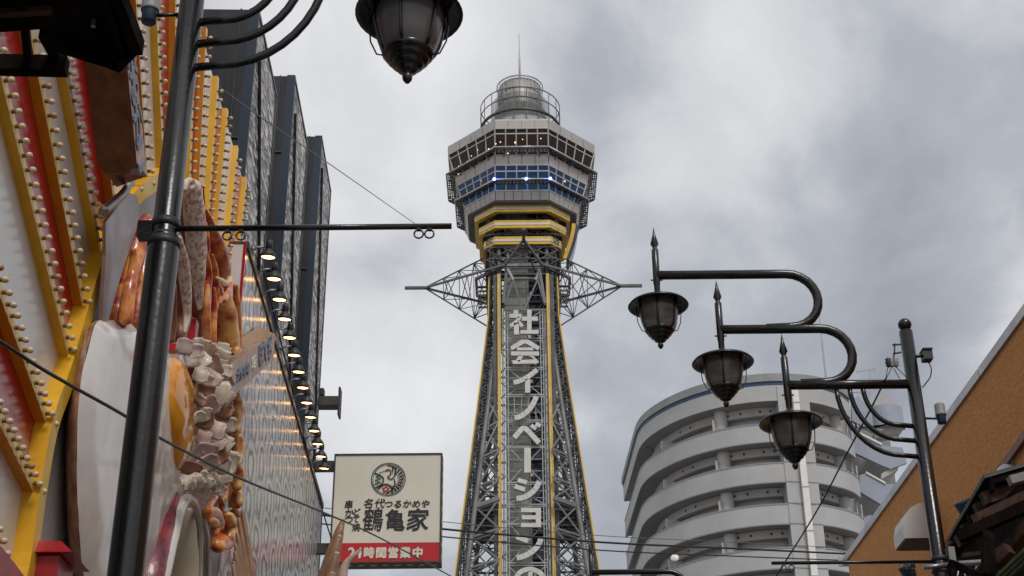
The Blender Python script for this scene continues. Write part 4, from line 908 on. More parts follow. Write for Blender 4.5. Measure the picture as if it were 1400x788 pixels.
# ------------------------------------------------------------------ overhead cables
def cable(pts, r, label, m_=m_cable, n=6):
    P = [atY(x, y, Y) for x, y, Y in pts]; q = MB(); q.tube(catmull(P, n), r, m_, 6); return tag(q.build('overhead_cable'), label, 'cable')
cable([(-60, 433, 7.2), (0, 467, 7.6), (50, 500, 8), (100, 529, 8.5), (168, 567, 9.3), (213, 596, 10), (330, 655, 13), (440, 700, 17), (520, 736, 21), (620, 790, 27)], .012, 'thick black cable sagging across the food display to the hanging sign')
cable([(270, 62, 16.0), (285, 102, 16.4), (320, 215, 17.6), (346, 318, 18.8), (375, 430, 20.5), (413, 588, 23.5), (440, 695, 26), (470, 788, 28), (490, 850, 30)], .014, 'black cable hanging along the top of the patterned wall')
cable([(250, 80, 14), (340, 149, 16), (447, 222, 20), (570, 308, 30)], .008, 'thin grey wire slanting from the dark panels to the banner rod', m_cable_g)
Lb = 'horizontal black cable crossing before the tower foot, '
cable([(400, 690, 34), (455, 696, 34.5), (605, 713.5, 36), (820, 732.5, 38), (1000, 741.5, 40), (1170, 750, 42), (1300, 756, 44)], .010, Lb + 'topmost and thinnest of three', m_cable_g)
cable([(400, 700, 33), (455, 706, 33.5), (605, 723.5, 35), (820, 741.5, 37), (1000, 750, 39), (1170, 758, 41), (1300, 764, 43)], .028, Lb + 'the thick middle one')
cable([(400, 712, 33), (455, 718, 33.5), (605, 734, 35), (820, 752.5, 37), (1000, 760.5, 39), (1170, 767, 41), (1300, 772, 43)], .018, Lb + 'lowest of three')
cable([(1211, 518, 12.7), (1190, 560, 13.5), (1157, 622, 14.5), (1116, 700, 16), (1060, 790, 18), (1030, 840, 19)], .010, 'black wire dropping diagonally across the apartment block')

# ------------------------------------------------------------------ orange building on the right
ob = thing('orange_building', 'orange rough-plastered building with a grey metal coping on the right', 'building', (6.5, 16, 0))
XO = 6.5
q = MB(); q.prism([(XO, 3, 0), (XO, 27.16, 0), (XO + 9, 27.16, 0), (XO + 9, 3, 0)], (0, 0, 9.37), m_orange); q.build('wall', ob)
for k in range(8):
    y0 = 3 + k * 3.03; q = MB(); q.box((XO + .04, y0 + 1.51, 9.44), .16, 3.005, .13, m_coping); q.build('coping', ob)
q = MB(); q.box((XO + .1, 27.3, 9.40), .5, .06, .20, m_coping); q.build('coping', ob)
q = MB(); q.bar(atX(1415, 577, XO - .05), atX(1294, 746, XO - .05), .05, m_flash, h=.10); q.build('flashing', ob)
vh = thing('vent_hood', 'white curved-top ventilation hood on the orange wall', 'vent', atX(1250, 725, XO))
hc = atX(1237, 736, XO - .58)
sec = [(.58, 0), (0, 0), (0, .20), (.05, .36), (.15, .48), (.29, .55), (.58, .57)]
q = MB(); hv = [Vector((hc.x + a, hc.y, hc.z + c)) for a, c in sec]; q.prism(hv, (0, .62, 0), m_white_plastic); q.build('shell', vh)
q = MB(); q.box((hc.x + .29, hc.y + .31, hc.z - .012), .54, .58, .02, m_blackrough); q.build('opening', vh)
def floodlight(P, label, rr=.13):
    t = thing('floodlight', label, 'floodlight', P); q = MB(); q.lathe(P, [(0, .06), (rr * .6, .06), (rr, .05), (rr, .02), (rr * .75, -.12), (rr * .45, -.2), (0, -.2)], m_navy_plastic, 20, axis=(-.35, -.25, .9)); q.build('head', t)
    q = MB(); q.bar(P, P + Vector((.3, .1, -.28)), .04, m_blackrough); q.build('bracket', t); return t
floodlight(atX(1318, 690, 6.1), 'black conical floodlight by the flashing on the orange wall', .13)
floodlight(atX(1240, 778, 5.6), 'black floodlight under the banner rod at the bottom edge', .12)
wl = thing('dome_light', 'white dome light on the orange wall above the tiled eave', 'light', atX(1384, 651, XO))
q = MB(); q.lathe(atX(1384, 652, XO), [(.17, 0), (.17, .05), (.15, .13), (.09, .19), (0, .21)], m_white_plastic, 20, axis=(-1, -.1, .1)); q.build('dome', wl)
q = MB(); q.lathe(atX(1384, 652, XO), [(.2, 0.0), (.2, .03), (.17, .03)], m_galv, 20, axis=(-1, -.1, .1)); q.build('rim', wl)

# tiled eave between the pole and the frame edge, seen from below
te = thing('tiled_eave', 'dark old tiled eave with brown rafters at the lower right', 'roof', (4.6, 12, 5.9))
e0 = atH(1295, 747, 5.86); e0.x += .1; e1 = atH(1360, 661, 5.95); rise = Vector((2.2, 0, .62)); print('eave', e0, e1)
ed = (e1 - e0); nt_ = 18
q = MB(); q.prism([e0, e1, e1 + rise, e0 + rise], (0, 0, .05), m_darkwood); q.build('roof_boarding', te)
tm = MB(); up = Vector((0, 0, 1)); tl = ed.length / nt_ ; dn = ed.normalized()
rp_ = []
for k in range(7): a = math.pi * k / 6; rp_.append((-math.cos(a) * tl * .52, math.sin(a) * .05))
for k in range(nt_):
    for j in range(3):
        c = e0 + dn * (tl * (k + .5)) + rise * (-.04 + .33 * j) + Vector((0, 0, .075 + .012 * (j % 2))); base = [c + dn * x + up * z_ for x, z_ in rp_]
        q = MB(); q.prism(base, rise * .345, m_tile); q.build('roof_tile', te)
for k in range(6):
    c = e0 + ed * ((k + .5) / 6); q = MB(); q.bar(c + Vector((-.1, 0, -.10)), c + rise + Vector((-.1, 0, -.10)), .09, m_rafter if k % 3 else m_darkwood, h=.12); q.build('rafter', te)
for k, off in enumerate((.25, .95, 1.7)):
    c = rise * (off / 2.2) + Vector((0, 0, -.22)); q = MB(); q.bar(e0 + c, e1 + c, .13, m_rafter if k != 1 else m_darkwood, h=.16); q.build('purlin', te)
q = MB(); q.bar(e0 + Vector((-.02, 0, .0)), e1 + Vector((-.02, 0, .0)), .03, m_darkwood, h=.12); q.build('fascia_board', te)
q = MB(); q.bar(atY(1380, 658, 11.3), atY(1425, 646, 11.3), .09, m_concrete, h=.07); q.build('weathered_beam_end', te)
for k in range(3):
    q = MB(); q.bar(atY(1362 + 9 * k, 790, 12.2), atY(1402 + 9 * k, 752, 11.6), .03, mat('mossy_bamboo', (.10, .13, .04), .6)); q.build('mossy_pole', te)
for (a, c, wd_, m_) in (((1382, 748), (1412, 712), .10, m_rafter), ((1337, 792), (1380, 750), .10, m_rafter), ((1316, 760), (1378, 752), .035, m_rafter), ((1310, 735), (1410, 690), .09, m_darkwood), ((1330, 712), (1415, 672), .07, m_rafter), ((1300, 770), (1345, 790), .06, m_darkwood), ((1348, 700), (1352, 790), .09, m_darkwood)):
    q = MB(); q.bar(atY(*a, 11.45), atY(*c, 11.2), wd_, m_); q.build('brace_timber', te)
sb = thing('old_wooden_shop', 'dark wooden shop front under the tiled eave', 'building', (5.6, 11, 0))
q = MB(); q.box((5.5, 13.4, 2.9), 1.9, 3.6, 5.8, m_darkwood); q.build('wall', sb)

# ------------------------------------------------------------------ left building
lb = thing('restaurant_building', 'large restaurant building with patterned wall and tall dark glittering fins', 'building', W3(20, 0, -3))
def wbox(bd, s0, s1, h0, h1, o0, o1, m): bd.prism([W3(s0, h0, o0), W3(s1, h0, o0), W3(s1, h0, o1), W3(s0, h0, o1)], (0, 0, h1 - h0), m)
def wuv(bd, s0, s1, h0, h1, o, m):
    bd.poly([W3(s0, h0, o), W3(s1, h0, o), W3(s1, h1, o), W3(s0, h1, o)], m, uv=[(s0, h0), (s1, h0), (s1, h1), (s0, h1)])
q = MB(); wbox(q, 2, 28.4, 0, 10.9, -8, -.06, m_concrete); wbox(q, 16, 28.4, 10.9, 15.0, -8, -1.02, m_concrete); wbox(q, 11.6, 15.8, 10.9, 16.6, -8, -1.6, m_concrete); q.build('wall', lb)
for k in range(8):      # sheets of the mural
    s0 = 16.75 + k * 1.378; s1 = s0 + 1.370; q = MB(); wbox(q, s0, s1, 0.2, 10.70, -.05, .194, m_greywall); wuv(q, s0, s1, .2, 10.70, 0.2, m_mural); q.build('mural_sheet', lb, recalc=False)
for k in range(6):
    s0 = 5.5 + k * 1.51; q = MB(); wuv(q, s0, s0 + 1.5, .2, 10.6, -.03, m_siding); q.build('grey_sheet', lb, recalc=False)
q = MB(); wbox(q, 16.75, 27.8, 10.70, 10.80, -.05, .23, m_blackrough); q.build('wall_rail', lb)
q = MB(); wbox(q, 27.78, 27.85, .2, 10.8, -.06, .21, m_blackrough); q.build('corner_trim', lb)
for s0, s1, ht in ((17.0, 19.2, 14.85), (21.0, 23.25, 16.5), (25.35, 27.6, 18.05)):
    f = MB(); wbox(f, s0, s1, 10.9, ht, -1.0, -.02, m_fin); fo = f.build('fin', lb)
    g = MB(); wbox(g, s0 + .06, s1 - .05, 10.92, ht - .05, -.018, .03, m_pebble); g.build('pebble_panel', fo)
    g = MB(); wbox(g, s0 - .01, s0 + .05, 10.9, ht + .02, -.1, .045, m_fin_edge); wbox(g, s1 - .045, s1 + .01, 10.9, ht + .02, -.1, .045, m_fin_edge); wbox(g, s0 + .05, s1 - .045, ht - .045, ht + .02, -1.0, .045, m_fin_edge); g.build('edge_trim', fo)
    g = MB()
    for zz_ in (12.6, 14.9): 
        if zz_ < ht: g.bar(W3(s0 - .012, zz_, -1), W3(s0 - .012, zz_, -.1), .03, m_blackrough)
    g.bar(W3(s0 - .012, 10.9, -.22), W3(s0 - .012, ht, -.22), .025, m_blackrough); g.build('panel_joint', fo)
    g = MB(); g.bar(W3(s0 + .3, ht - .6, .05), W3(s1 - .3, 11.2, .05), .05, m_rust if False else m_fin); g.build('diagonal_tube', fo)
for s0 in (19.2, 23.25):
    q = MB(); wbox(q, s0 + .01, s0 + 1.7, 10.92, 14.0 if s0 < 20 else 15.4, -.9, -.35, m_pebble); q.build('recessed_pebble_panel', lb)
# stub beam past the far corner, and sign brackets
q = MB(); q.bar(W3(27.9, 13.05, -.1), W3(27.9, 13.05, .42), .3, m_signbox, h=.2); q.box(W3(27.9, 13.05, .44), .04, .3, .62, m_signbox); q.box(W3(27.9, 13.28, -.02), .25, .2, .14, m_signbox); q.build('stub_beam', lb)
# gooseneck lamps, lit
ordn = ['first', 'second', 'third', 'fourth', 'fifth', 'sixth', 'seventh', 'eighth', 'ninth', 'tenth', 'eleventh', 'twelfth', 'thirteenth', 'last and lowest']
for k in range(14):
    s = 17.36 + k * .659; o_ = .40; h_ = 10.93
    base = W3(s, h_, .2)
    t = thing('wall_lamp', f'{ordn[k]} lit lamp counted downwards in the row along the patterned wall top', 'wall lamp', base, 'row of lit wall lamps above the patterned wall')
    q = MB(); q.tube([W3(s, 10.96, .14), W3(s, 11.04, .24), W3(s, h_ + .12, .36)], .014, m_galv, 6); q.tube([W3(s + .04, 11.0, .14), W3(s + .04, 11.08, .26), W3(s, h_ + .12, .36)], .010, m_galv, 6); q.box(W3(s, 10.90, .14), .10, .12, .20, m_blackrough); q.build('arm', t)
    q = MB(); q.lathe(W3(s, h_, o_), [(0, .22), (.035, .21), (.05, .17), (.05, .09), (.04, .08), (.055, .06), (.105, .0), (.112, -.045), (.104, -.05), (.09, -.02), (.02, .03)], m_blackrough, 18, axis=(.05, -.15, 1)); q.build('hood', t)
    q = MB(); q.lathe(W3(s, h_, o_), [(.095, -.035), (.06, -.045), (0, -.05)], m_lampglow, 16, axis=(.05, -.15, 1)); q.build('bulb', t)
q = MB(); q.prism([W3(16.66, 7.6, .02), W3(16.745, 7.6, .02), W3(16.745, 7.6, .17), W3(16.66, 7.6, .17)], (0, 0, 3.1), m_white_panel); q.build('white_edge_board', lb)
q = MB(); q.bar(W3(16.70, 10.75, .19), W3(16.70, 7.6, .19), .035, m_redpanel); q.build('red_trim', lb)

# ------------------------------------------------------------------ sunburst of yellow bars
sbst = thing('sunburst_sign', 'fan of yellow bars studded with cream bulbs over red and white panels', 'sign', W3(12, 7, 0))
OF = .09
rays = [((-95, 480), (6, 788)), ((-60, 460), (52, 686)), ((-70, 212), (68, 593)), ((-50, -105), (94, 491)), ((-5, -190), (114, 425)), ((40, -160), (138, 357)), ((108, -60), (156, 280)),
        ((158, -120), (185, 269)), ((178, -120), (202, 261)), ((208, -120), (223, 235)), ((240, -60), (239, 235)), ((268, -10), (257, 300)), ((282, 37), (268, 330)), ((298, 104), (279, 370)), ((311, 148), (288, 400)), ((325, 199), (301, 430)), ((337, 242), (316, 440))]
rayw = []
RW = .088
bulb_me = None
def make_bulb():
    q = MB(); q.lathe((0, 0, 0), [(.015, 0), (.016, .026)], m_socket, 10); q.lathe((0, 0, 0), [(.012, .026), (.021, .034), (.0235, .047), (.021, .060), (.012, .069), (0, .072)], m_bulb, 12); o = q.build('bulb'); me = o.data; bpy.data.objects.remove(o); return me
bulb_me = make_bulb(); bulb_old = bulb_me.copy(); bulb_old.materials[1] = mat('browned_bulb_glass', (.50, .27, .14), .3, 0, .1, 20)
Z2 = Matrix((U, ZV, NW)).transposed().to_4x4()      # local x along wall, y up, z outward
rnd = random.Random(2); nb = 0
for i, (pt, pb) in enumerate(rays):
    T_, B_ = wall(*pt, OF), wall(*pb, OF); d = (B_ - T_); ln_ = d.length; d = d / ln_; pr_ = Vector((-d.y, d.x))
    if pr_.x < 0: pr_ = -pr_
    rayw.append((T_, B_, d, pr_))
    q = MB(); base = [T_, B_, B_ + pr_ * RW, T_ + pr_ * RW]
    i0 = len(q.v)
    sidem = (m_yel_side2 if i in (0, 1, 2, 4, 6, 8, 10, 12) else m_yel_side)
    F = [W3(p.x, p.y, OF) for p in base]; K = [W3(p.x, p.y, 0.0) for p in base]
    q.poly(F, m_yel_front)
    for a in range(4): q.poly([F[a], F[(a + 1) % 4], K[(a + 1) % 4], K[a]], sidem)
    ro = q.build('yellow_bar', sbst)
    # bulbs
    sp_ = .1205; n_ = int((ln_ - .05) / sp_)
    for k in range(n_):
        c = B_ - d * (.06 + k * sp_) + pr_ * (RW * .55); P = W3(c.x, c.y, OF)
        v = RM.transposed() @ (P - CAM); px_, py_ = CX + FPX * v.x / -v.z, CY - FPX * v.y / -v.z
        if not (-12 < px_ < 400 and -12 < py_ < 800): continue
        o = bpy.data.objects.new('bulb', bulb_old if rnd.random() < .07 else bulb_me); C.objects.link(o); o.parent = ro; o.matrix_parent_inverse = Matrix.Identity(4)
        Mx = Z2 @ Matrix.Rotation(rnd.uniform(-.12, .12), 4, 'X') @ Matrix.Rotation(rnd.uniform(-.12, .12), 4, 'Y'); Mx.translation = P; o.matrix_basis = Mx; nb += 1
print('bulbs', nb)
kinds = 'wswswswrwrwrwrwr'
for i in range(len(rays) - 1):
    a, c = rayw[i], rayw[i + 1]; m_ = {'w': m_white_panel, 's': m_scallop, 'r': m_redpanel}[kinds[i]]
    q = MB(); pts = [a[0] + a[3] * .02, a[1] + a[3] * .02, c[1], c[0]]
    q.poly([W3(p.x, p.y, .012 + .001 * i) for p in pts], m_, uv=[(0, a[0].y), (0, a[1].y), (1, c[1].y), (1, c[0].y)]); q.build('backing_panel', sbst, recalc=False)
# left-most corner below the last bar
q = MB(); c = rayw[1]; q.poly([W3(p.x, p.y, .01) for p in (c[0], c[1], Vector((c[1].x, 3.0)), Vector((c[0].x, 3.0)))], m_white_panel); q.build('backing_panel', sbst)
ringpx = [(20, 880), (44, 788), (58, 690), (76, 588), (99, 522), (134, 400), (160, 325), (188, 280), (211, 262), (240, 244)]
rp2 = [wall(x, y, .12) for x, y in ringpx]; rc = catmull([(p.x, p.y, 0) for p in rp2], 4)
q = MB(); A1, A2, A3, A4 = [], [], [], []
for i, p in enumerate(rc):
    t = (rc[min(i + 1, len(rc) - 1)] - rc[max(i - 1, 0)]).normalized(); nn_ = Vector((-t.y, t.x, 0)); nn_ = nn_ if nn_.x < 0 else -nn_
    o_ = p + nn_ * .16
    A1.append(W3(p.x, p.y, .14)); A2.append(W3(o_.x, o_.y, .14)); A3.append(W3(o_.x, o_.y, 0)); A4.append(W3(p.x, p.y, 0))
q.grid([A1, A2], m_yel_ring, smooth=False); q.grid([A2, A3], m_yel_side, smooth=False); q.grid([A4, A1], m_yel_side, smooth=False); q.build('yellow_rim', sbst)
# grey sheet inside the rim, and clips holding the egg
inn = [Vector((p.x, p.y)) for p in rc] + [Vector((14.5, 9.5)), Vector((14.5, 3)), Vector((9.3, 3))]
q = MB(); ys = sorted([p.y for p in rc])
for p, r_ in zip(rc, rc[1:]): q.poly([W3(p.x, p.y, .02), W3(r_.x, r_.y, .02), W3(14.5, r_.y, .02), W3(14.5, p.y, .02)], m_siding, uv=[(p.x, p.y), (r_.x, r_.y), (14.5, r_.y), (14.5, p.y)])
q.build('inner_sheet', sbst, recalc=False)

# ------------------------------------------------------------------ giant food display
fd = thing('food_display', 'giant relief of fried egg, roast pork, prawns, squid rings and fish flakes on the facade', 'food display', W3(12.5, 6, 0))
FO = .55
def relief(name, px, ob, oh, m, parent=fd, rings=7, rough=0.0, power=.5, mside=None, sub=6, skew=(0, 0), seed=0, ocen=None):
    """px outline at distance ob from the wall, domed outwards by oh"""
    ob *= FO; oh *= FO; rough *= .7; back = max(.02, ob - .11)
    P = [wall(x, y, ob) for x, y in px]; P = catmull([(p.x, p.y, 0) for p in P + [P[0]]], sub)[:-1]
    c = sum(P, Vector()) / len(P)
    if ocen: cw = wall(*ocen, ob); c = Vector((cw.x, cw.y, 0))
    q = MB(); rows = [[W3(c.x + (p.x - c.x) * .93, c.y + (p.y - c.y) * .97, back) for p in P], [W3(p.x, p.y, ob - .03) for p in P], [W3(p.x, p.y, ob) for p in P]]
    q.grid(rows, mside or m, close=True, smooth=True)
    rows = []
    for k in range(rings + 1):
        t = 1 - k / rings; o_ = ob + oh * (max(0, 1 - t ** 2)) ** power; row = []
        for p in P:
            s = c + (p - c) * max(t, .001); dd = rough * noise.noise(Vector((s.x * 2.3 + seed, s.y * 2.3, seed))) * (1 if k else .3) + rough * .5 * noise.noise(Vector((s.x * 7 + seed, s.y * 3.0, seed)))
            row.append(W3(s.x + skew[0] * (1 - t), s.y + skew[1] * (1 - t), o_ + dd))
        rows.append(row)
    q.grid(rows, m, close=True); return q.build(name, parent)
FWD = RM @ Vector((0, 0, -1))
def limb(name, pts, o, m, flat=.75, amp=.12, seed=0, S=1.0, O_=(0, 0), n=16, sub=6, fr=2.2):
    """rounded organic body along a line of (x, y, half width) read off the photograph, o metres off the wall"""
    C_ = []; rr = []; wf = 1.17 if O_[1] == 219 else 1.0
    for x, y, r_ in pts:
        px_, py_ = O_[0] + x / S, O_[1] + y / S; w_ = wall(px_, py_, o); P = W3(w_.x, w_.y, o); C_.append(P); rr.append(wf * r_ / S * (P - CAM).dot(FWD) / FPX)
    D_ = catmull(C_, sub); R_ = []
    for a in range(len(rr) - 1):
        for b_ in range(sub): t = b_ / sub; t = t * t * (3 - 2 * t); R_.append(rr[a] * (1 - t) + rr[a + 1] * t)
    R_.append(rr[-1])
    t0 = (D_[1] - D_[0]).normalized(); t1 = (D_[-1] - D_[-2]).normalized()
    pre = [(D_[0] - t0 * R_[0] * f, R_[0] * math.sqrt(max(0, 1 - f * f))) for f in (1, .92, .7, .38)]; post = [(D_[-1] + t1 * R_[-1] * f, R_[-1] * math.sqrt(max(0, 1 - f * f))) for f in (.38, .7, .92, 1)]
    seq = pre + list(zip(D_, R_)) + post; rows = []
    for k, (p, r_) in enumerate(seq):
        t = (seq[min(k + 1, len(seq) - 1)][0] - seq[max(k - 1, 0)][0]).normalized(); vd = (p - CAM).normalized(); X = t.cross(vd).normalized(); Y = X.cross(t).normalized(); row = []
        for a in range(n):
            th = 2 * math.pi * a / n; v = p + X * math.cos(th) * r_ + Y * math.sin(th) * r_ * flat
            nz = noise.noise(v * fr + Vector((seed * 3.1, 0, 0))) * amp + noise.noise(v * fr * 3 + Vector((0, seed * 2.3, 0))) * amp * .5
            row.append(p + (v - p) * (1 + nz))
        rows.append(row)
    q = MB(); q.grid(rows, m, close=True); return q.build(name, fd)
A_ = dict(S=2.775, O_=(96, 219)); B_K = dict(S=2.764, O_=(96, 503))
limb('glazed_meat_fold', [(292, 225, 22), (262, 280, 30), (240, 370, 32), (212, 470, 34), (185, 560, 38), (175, 610, 34)], .22, m_baconr, amp=.25, seed=1, **A_)
limb('glazed_meat_fold', [(240, 345, 10), (238, 420, 18), (222, 500, 22), (212, 600, 24)], .36, m_baconr, amp=.2, seed=2, **A_)
limb('glazed_meat_fold', [(300, 240, 20), (290, 330, 30), (270, 440, 34), (255, 540, 36), (245, 610, 34)], .26, m_baconr, amp=.25, seed=3, **A_)
# egg
egg = [(128, 446), (138, 438), (165, 438), (200, 438), (232, 448), (243, 470), (252, 500), (262, 540), (266, 590), (256, 630), (246, 672), (236, 700), (226, 728), (212, 752), (198, 790), (180, 850), (135, 850), (115, 790), (107, 710), (105, 620), (107, 560), (114, 500)]
relief('egg_rim', [(x - 3 if x < 190 else x, y) for x, y in egg], .28, .06, m_eggedge, rough=.02, seed=9)
relief('egg_white', egg, .40, .34, m_egg, rings=14, rough=.03, power=.5, seed=2, mside=m_eggedge)
relief('egg_yolk', [(236, 486), (243, 496), (249, 530), (251, 570), (248, 612), (243, 636), (238, 647), (231, 634), (224, 590), (222, 550), (226, 510)], 0.62, .36, m_yolk, rings=12, rough=.03, power=.55, seed=3)
for y, x in ((447, 126), (507, 112), (757, 112)):
    a = wall(x, y, .1); q = MB(); q.bar(W3(a.x - .12, a.y, .12), W3(a.x + .12, a.y, .12), .02, m_galv); q.bar(W3(a.x - .02, a.y, .05), W3(a.x - .02, a.y, .2), .02, m_galv); q.build('clip', fd)
# roast pork slices
def slab(px, o0, o1, seed, m=m_pork, ms=m_porkside, name='pork_slice', sub=4, rough=.06):
    o0 *= FO; o1 *= FO; o0 = max(o0, o1 - .25); P = [wall(x, y, o1) for x, y in px]; P = catmull([(p.x, p.y, 0) for p in P + [P[0]]], sub)[:-1]; c = sum(P, Vector()) / len(P)
    q = MB(); nz = lambda p, k: noise.noise(Vector((p.x * 3 + seed, p.y * 1.2, k))) * rough
    rows = [[W3(p.x, p.y, o0) for p in P], [W3(p.x + nz(p, 1), p.y + nz(p, 2), (o0 + o1) / 2) for p in P], [W3(p.x + nz(p, 3), p.y + nz(p, 4), o1) for p in P]]
    q.grid(rows, ms, close=True)
    rows = [rows[-1]]
    for k in range(1, 8):
        t = 1 - k / 7; rows.append([W3(c.x + (p.x - c.x) * max(t, .001) + nz(p, 3) * t, c.y + (p.y - c.y) * max(t, .001), o1 + .04 * (1 - t) + 1.4 * rough * noise.noise(Vector((p.x * 6 * t + seed, p.y * 1.5, k * .5)))) for p in P])
    q.grid(rows, m, close=True); return q.build(name, fd)
limb('pork_rind', [(440, 150, 24), (445, 260, 34), (458, 400, 36), (470, 500, 34), (480, 575, 24)], .36, m_porkside, amp=.12, seed=4, **A_)
limb('pork_face', [(462, 105, 30), (470, 200, 36), (478, 320, 34), (482, 420, 27), (488, 500, 16), (490, 560, 8)], .46, m_pork, amp=.10, seed=5, fr=4, **A_)
limb('pork_curl', [(436, 110, 9), (440, 85, 10), (456, 76, 9), (466, 92, 8), (456, 106, 7)], .52, m_pork, amp=.05, seed=6, **A_)
limb('pork_rind', [(404, 290, 16), (412, 380, 26), (420, 500, 30), (424, 600, 28), (414, 672, 22)], .38, m_porkside, amp=.12, seed=7, **A_)
limb('pork_face', [(410, 300, 14), (428, 400, 20), (440, 500, 18), (442, 590, 12), (436, 650, 6)], .47, m_pork, amp=.10, seed=8, fr=4, **A_)
limb('pork_rind', [(388, 480, 14), (386, 600, 16), (382, 680, 14)], .34, m_porkside, amp=.1, seed=9, **A_)
limb('pork_rind', [(488, 590, 10), (490, 660, 11), (488, 700, 10)], .3, m_porkside, amp=.1, seed=10, **A_)
q = MB(); c = wall(261, 453, .32); q.box(W3(c.x, c.y, .32), .12, .12, .22, m_ginger); q.build('ginger_piece', fd)
q = MB(); c = wall(236, 477, .5); q.box(W3(c.x, c.y, .5), .07, .07, .07, m_ginger); q.build('ginger_piece', fd)
# backing mass so that no wall shows between the foods
relief('dark_sauce_bed', [(250, 300), (290, 330), (318, 400), (326, 480), (328, 600), (325, 690), (310, 745), (280, 770), (240, 780), (215, 700), (222, 520), (225, 400)], .12, .12, m_wine, seed=12, rough=.05)
# prawns and shells on the right
for k, (pts, o_, m_, fl_) in enumerate([
    ([(506, 100, 2), (508, 180, 4), (512, 260, 5)], .36, m_redpanel, .7), ([(517, 190, 3), (532, 250, 18), (555, 330, 30), (572, 400, 34), (585, 440, 22)], .38, m_baconr, .6),
    ([(516, 240, 4), (518, 300, 10), (520, 350, 10)], .40, m_baconr, .7), ([(518, 350, 4), (522, 400, 12), (524, 450, 14), (520, 500, 12)], .5, m_baconr, .7), ([(540, 362, 5), (548, 420, 13), (552, 500, 13), (550, 560, 10)], .48, m_baconr, .7),
    ([(522, 480, 7), (518, 560, 14), (518, 640, 15), (520, 710, 14)], .52, m_prawn, .7), ([(546, 490, 6), (546, 570, 11), (542, 650, 12), (540, 730, 12)], .50, m_baconr, .7),
    ([(556, 450, 8), (572, 462, 13), (596, 470, 12), (606, 448, 9)], .50, m_golden, .8), ([(560, 480, 12), (566, 510, 16), (562, 540, 12)], .50, m_baconr, .8), ([(606, 470, 10), (596, 500, 14), (580, 530, 12)], .52, m_prawn, .8),
    ([(588, 520, 22), (592, 590, 36), (596, 670, 40), (598, 760, 40), (604, 830, 34)], .34, m_golden, .8), ([(628, 480, 10), (632, 560, 14), (636, 660, 14), (640, 760, 12)], .30, m_prawn, .8)]):
    limb('prawn_shell', pts, o_, m_, flat=fl_, amp=.13, seed=20 + k, **A_)
for k, (pts, o_, m_) in enumerate([([(628, -60, 20), (626, 10, 24), (624, 80, 20)], .40, m_golden), ([(630, 125, 20), (630, 170, 24), (622, 230, 18)], .40, m_golden), ([(632, 270, 20), (630, 320, 24), (624, 355, 20)], .40, m_golden), ([(632, 385, 20), (632, 420, 24), (630, 445, 20)], .40, m_golden), ([(630, 480, 20), (628, 510, 22)], .38, m_golden),
    ([(610, -40, 26), (612, 150, 30), (614, 300, 30), (616, 500, 28)], .24, m_prawn), ([(582, 430, 12), (582, 460, 15), (578, 495, 13)], .46, m_golden), ([(556, 478, 8), (540, 500, 12), (522, 530, 10)], .5, m_prawn), ([(562, 482, 8), (572, 510, 11), (572, 535, 8)], .5, m_prawn),
    ([(520, 545, 20), (545, 560, 24), (560, 590, 20)], .50, m_baconr), ([(535, 580, 14), (548, 595, 16), (545, 625, 12)], .56, m_prawn), ([(590, 575, 30), (596, 610, 36), (575, 650, 36), (555, 672, 26)], .44, m_baconr), ([(596, 560, 14), (606, 600, 20), (600, 640, 16)], .52, m_golden), ([(622, 545, 16), (634, 575, 18), (628, 615, 14)], .40, m_golden)]):
    limb('prawn_segment', [(x, y, r_ * (1.28 if k > 8 else 1.1)) for x, y, r_ in pts], o_ + (.06 if k < 5 else 0), m_, flat=.8, amp=.12, seed=40 + k, **B_K)
# dark red meat between egg and squid
limb('red_meat', [(398, 480, 16), (365, 580, 34), (325, 690, 46), (300, 800, 50), (290, 900, 50)], .36, m_wine, flat=.5, amp=.14, seed=60, **B_K)
# squid rings
limb('squid_ring', [(322, 900, 34), (354, 760, 32), (384, 640, 28), (412, 540, 24), (442, 496, 20), (474, 524, 15), (489, 600, 11), (491, 720, 10), (488, 900, 9)], .42, m_squid, flat=1.2, amp=.05, seed=61, **B_K)
limb('squid_ring_inside', [(448, 545, 18), (440, 620, 38), (432, 740, 54), (425, 900, 60)], .33, m_squidin, flat=.25, amp=.03, seed=62, **B_K)
limb('squid_ring', [(500, 565, 9), (518, 640, 9), (524, 740, 8), (524, 900, 8)], .36, m_squid, flat=1.2, amp=.05, seed=63, **B_K)
limb('squid_ring_inside', [(505, 600, 8), (505, 700, 16), (505, 900, 18)], .30, m_squidin, flat=.3, amp=.03, seed=64, **B_K)
limb('egg_crust', [(118, 455, 2), (112, 500, 2.5), (107, 555, 3), (104, 620, 2.5), (106, 700, 3), (112, 770, 3), (120, 840, 3)], .20, m_eggedge, flat=.35, amp=1.3, seed=65, fr=11)
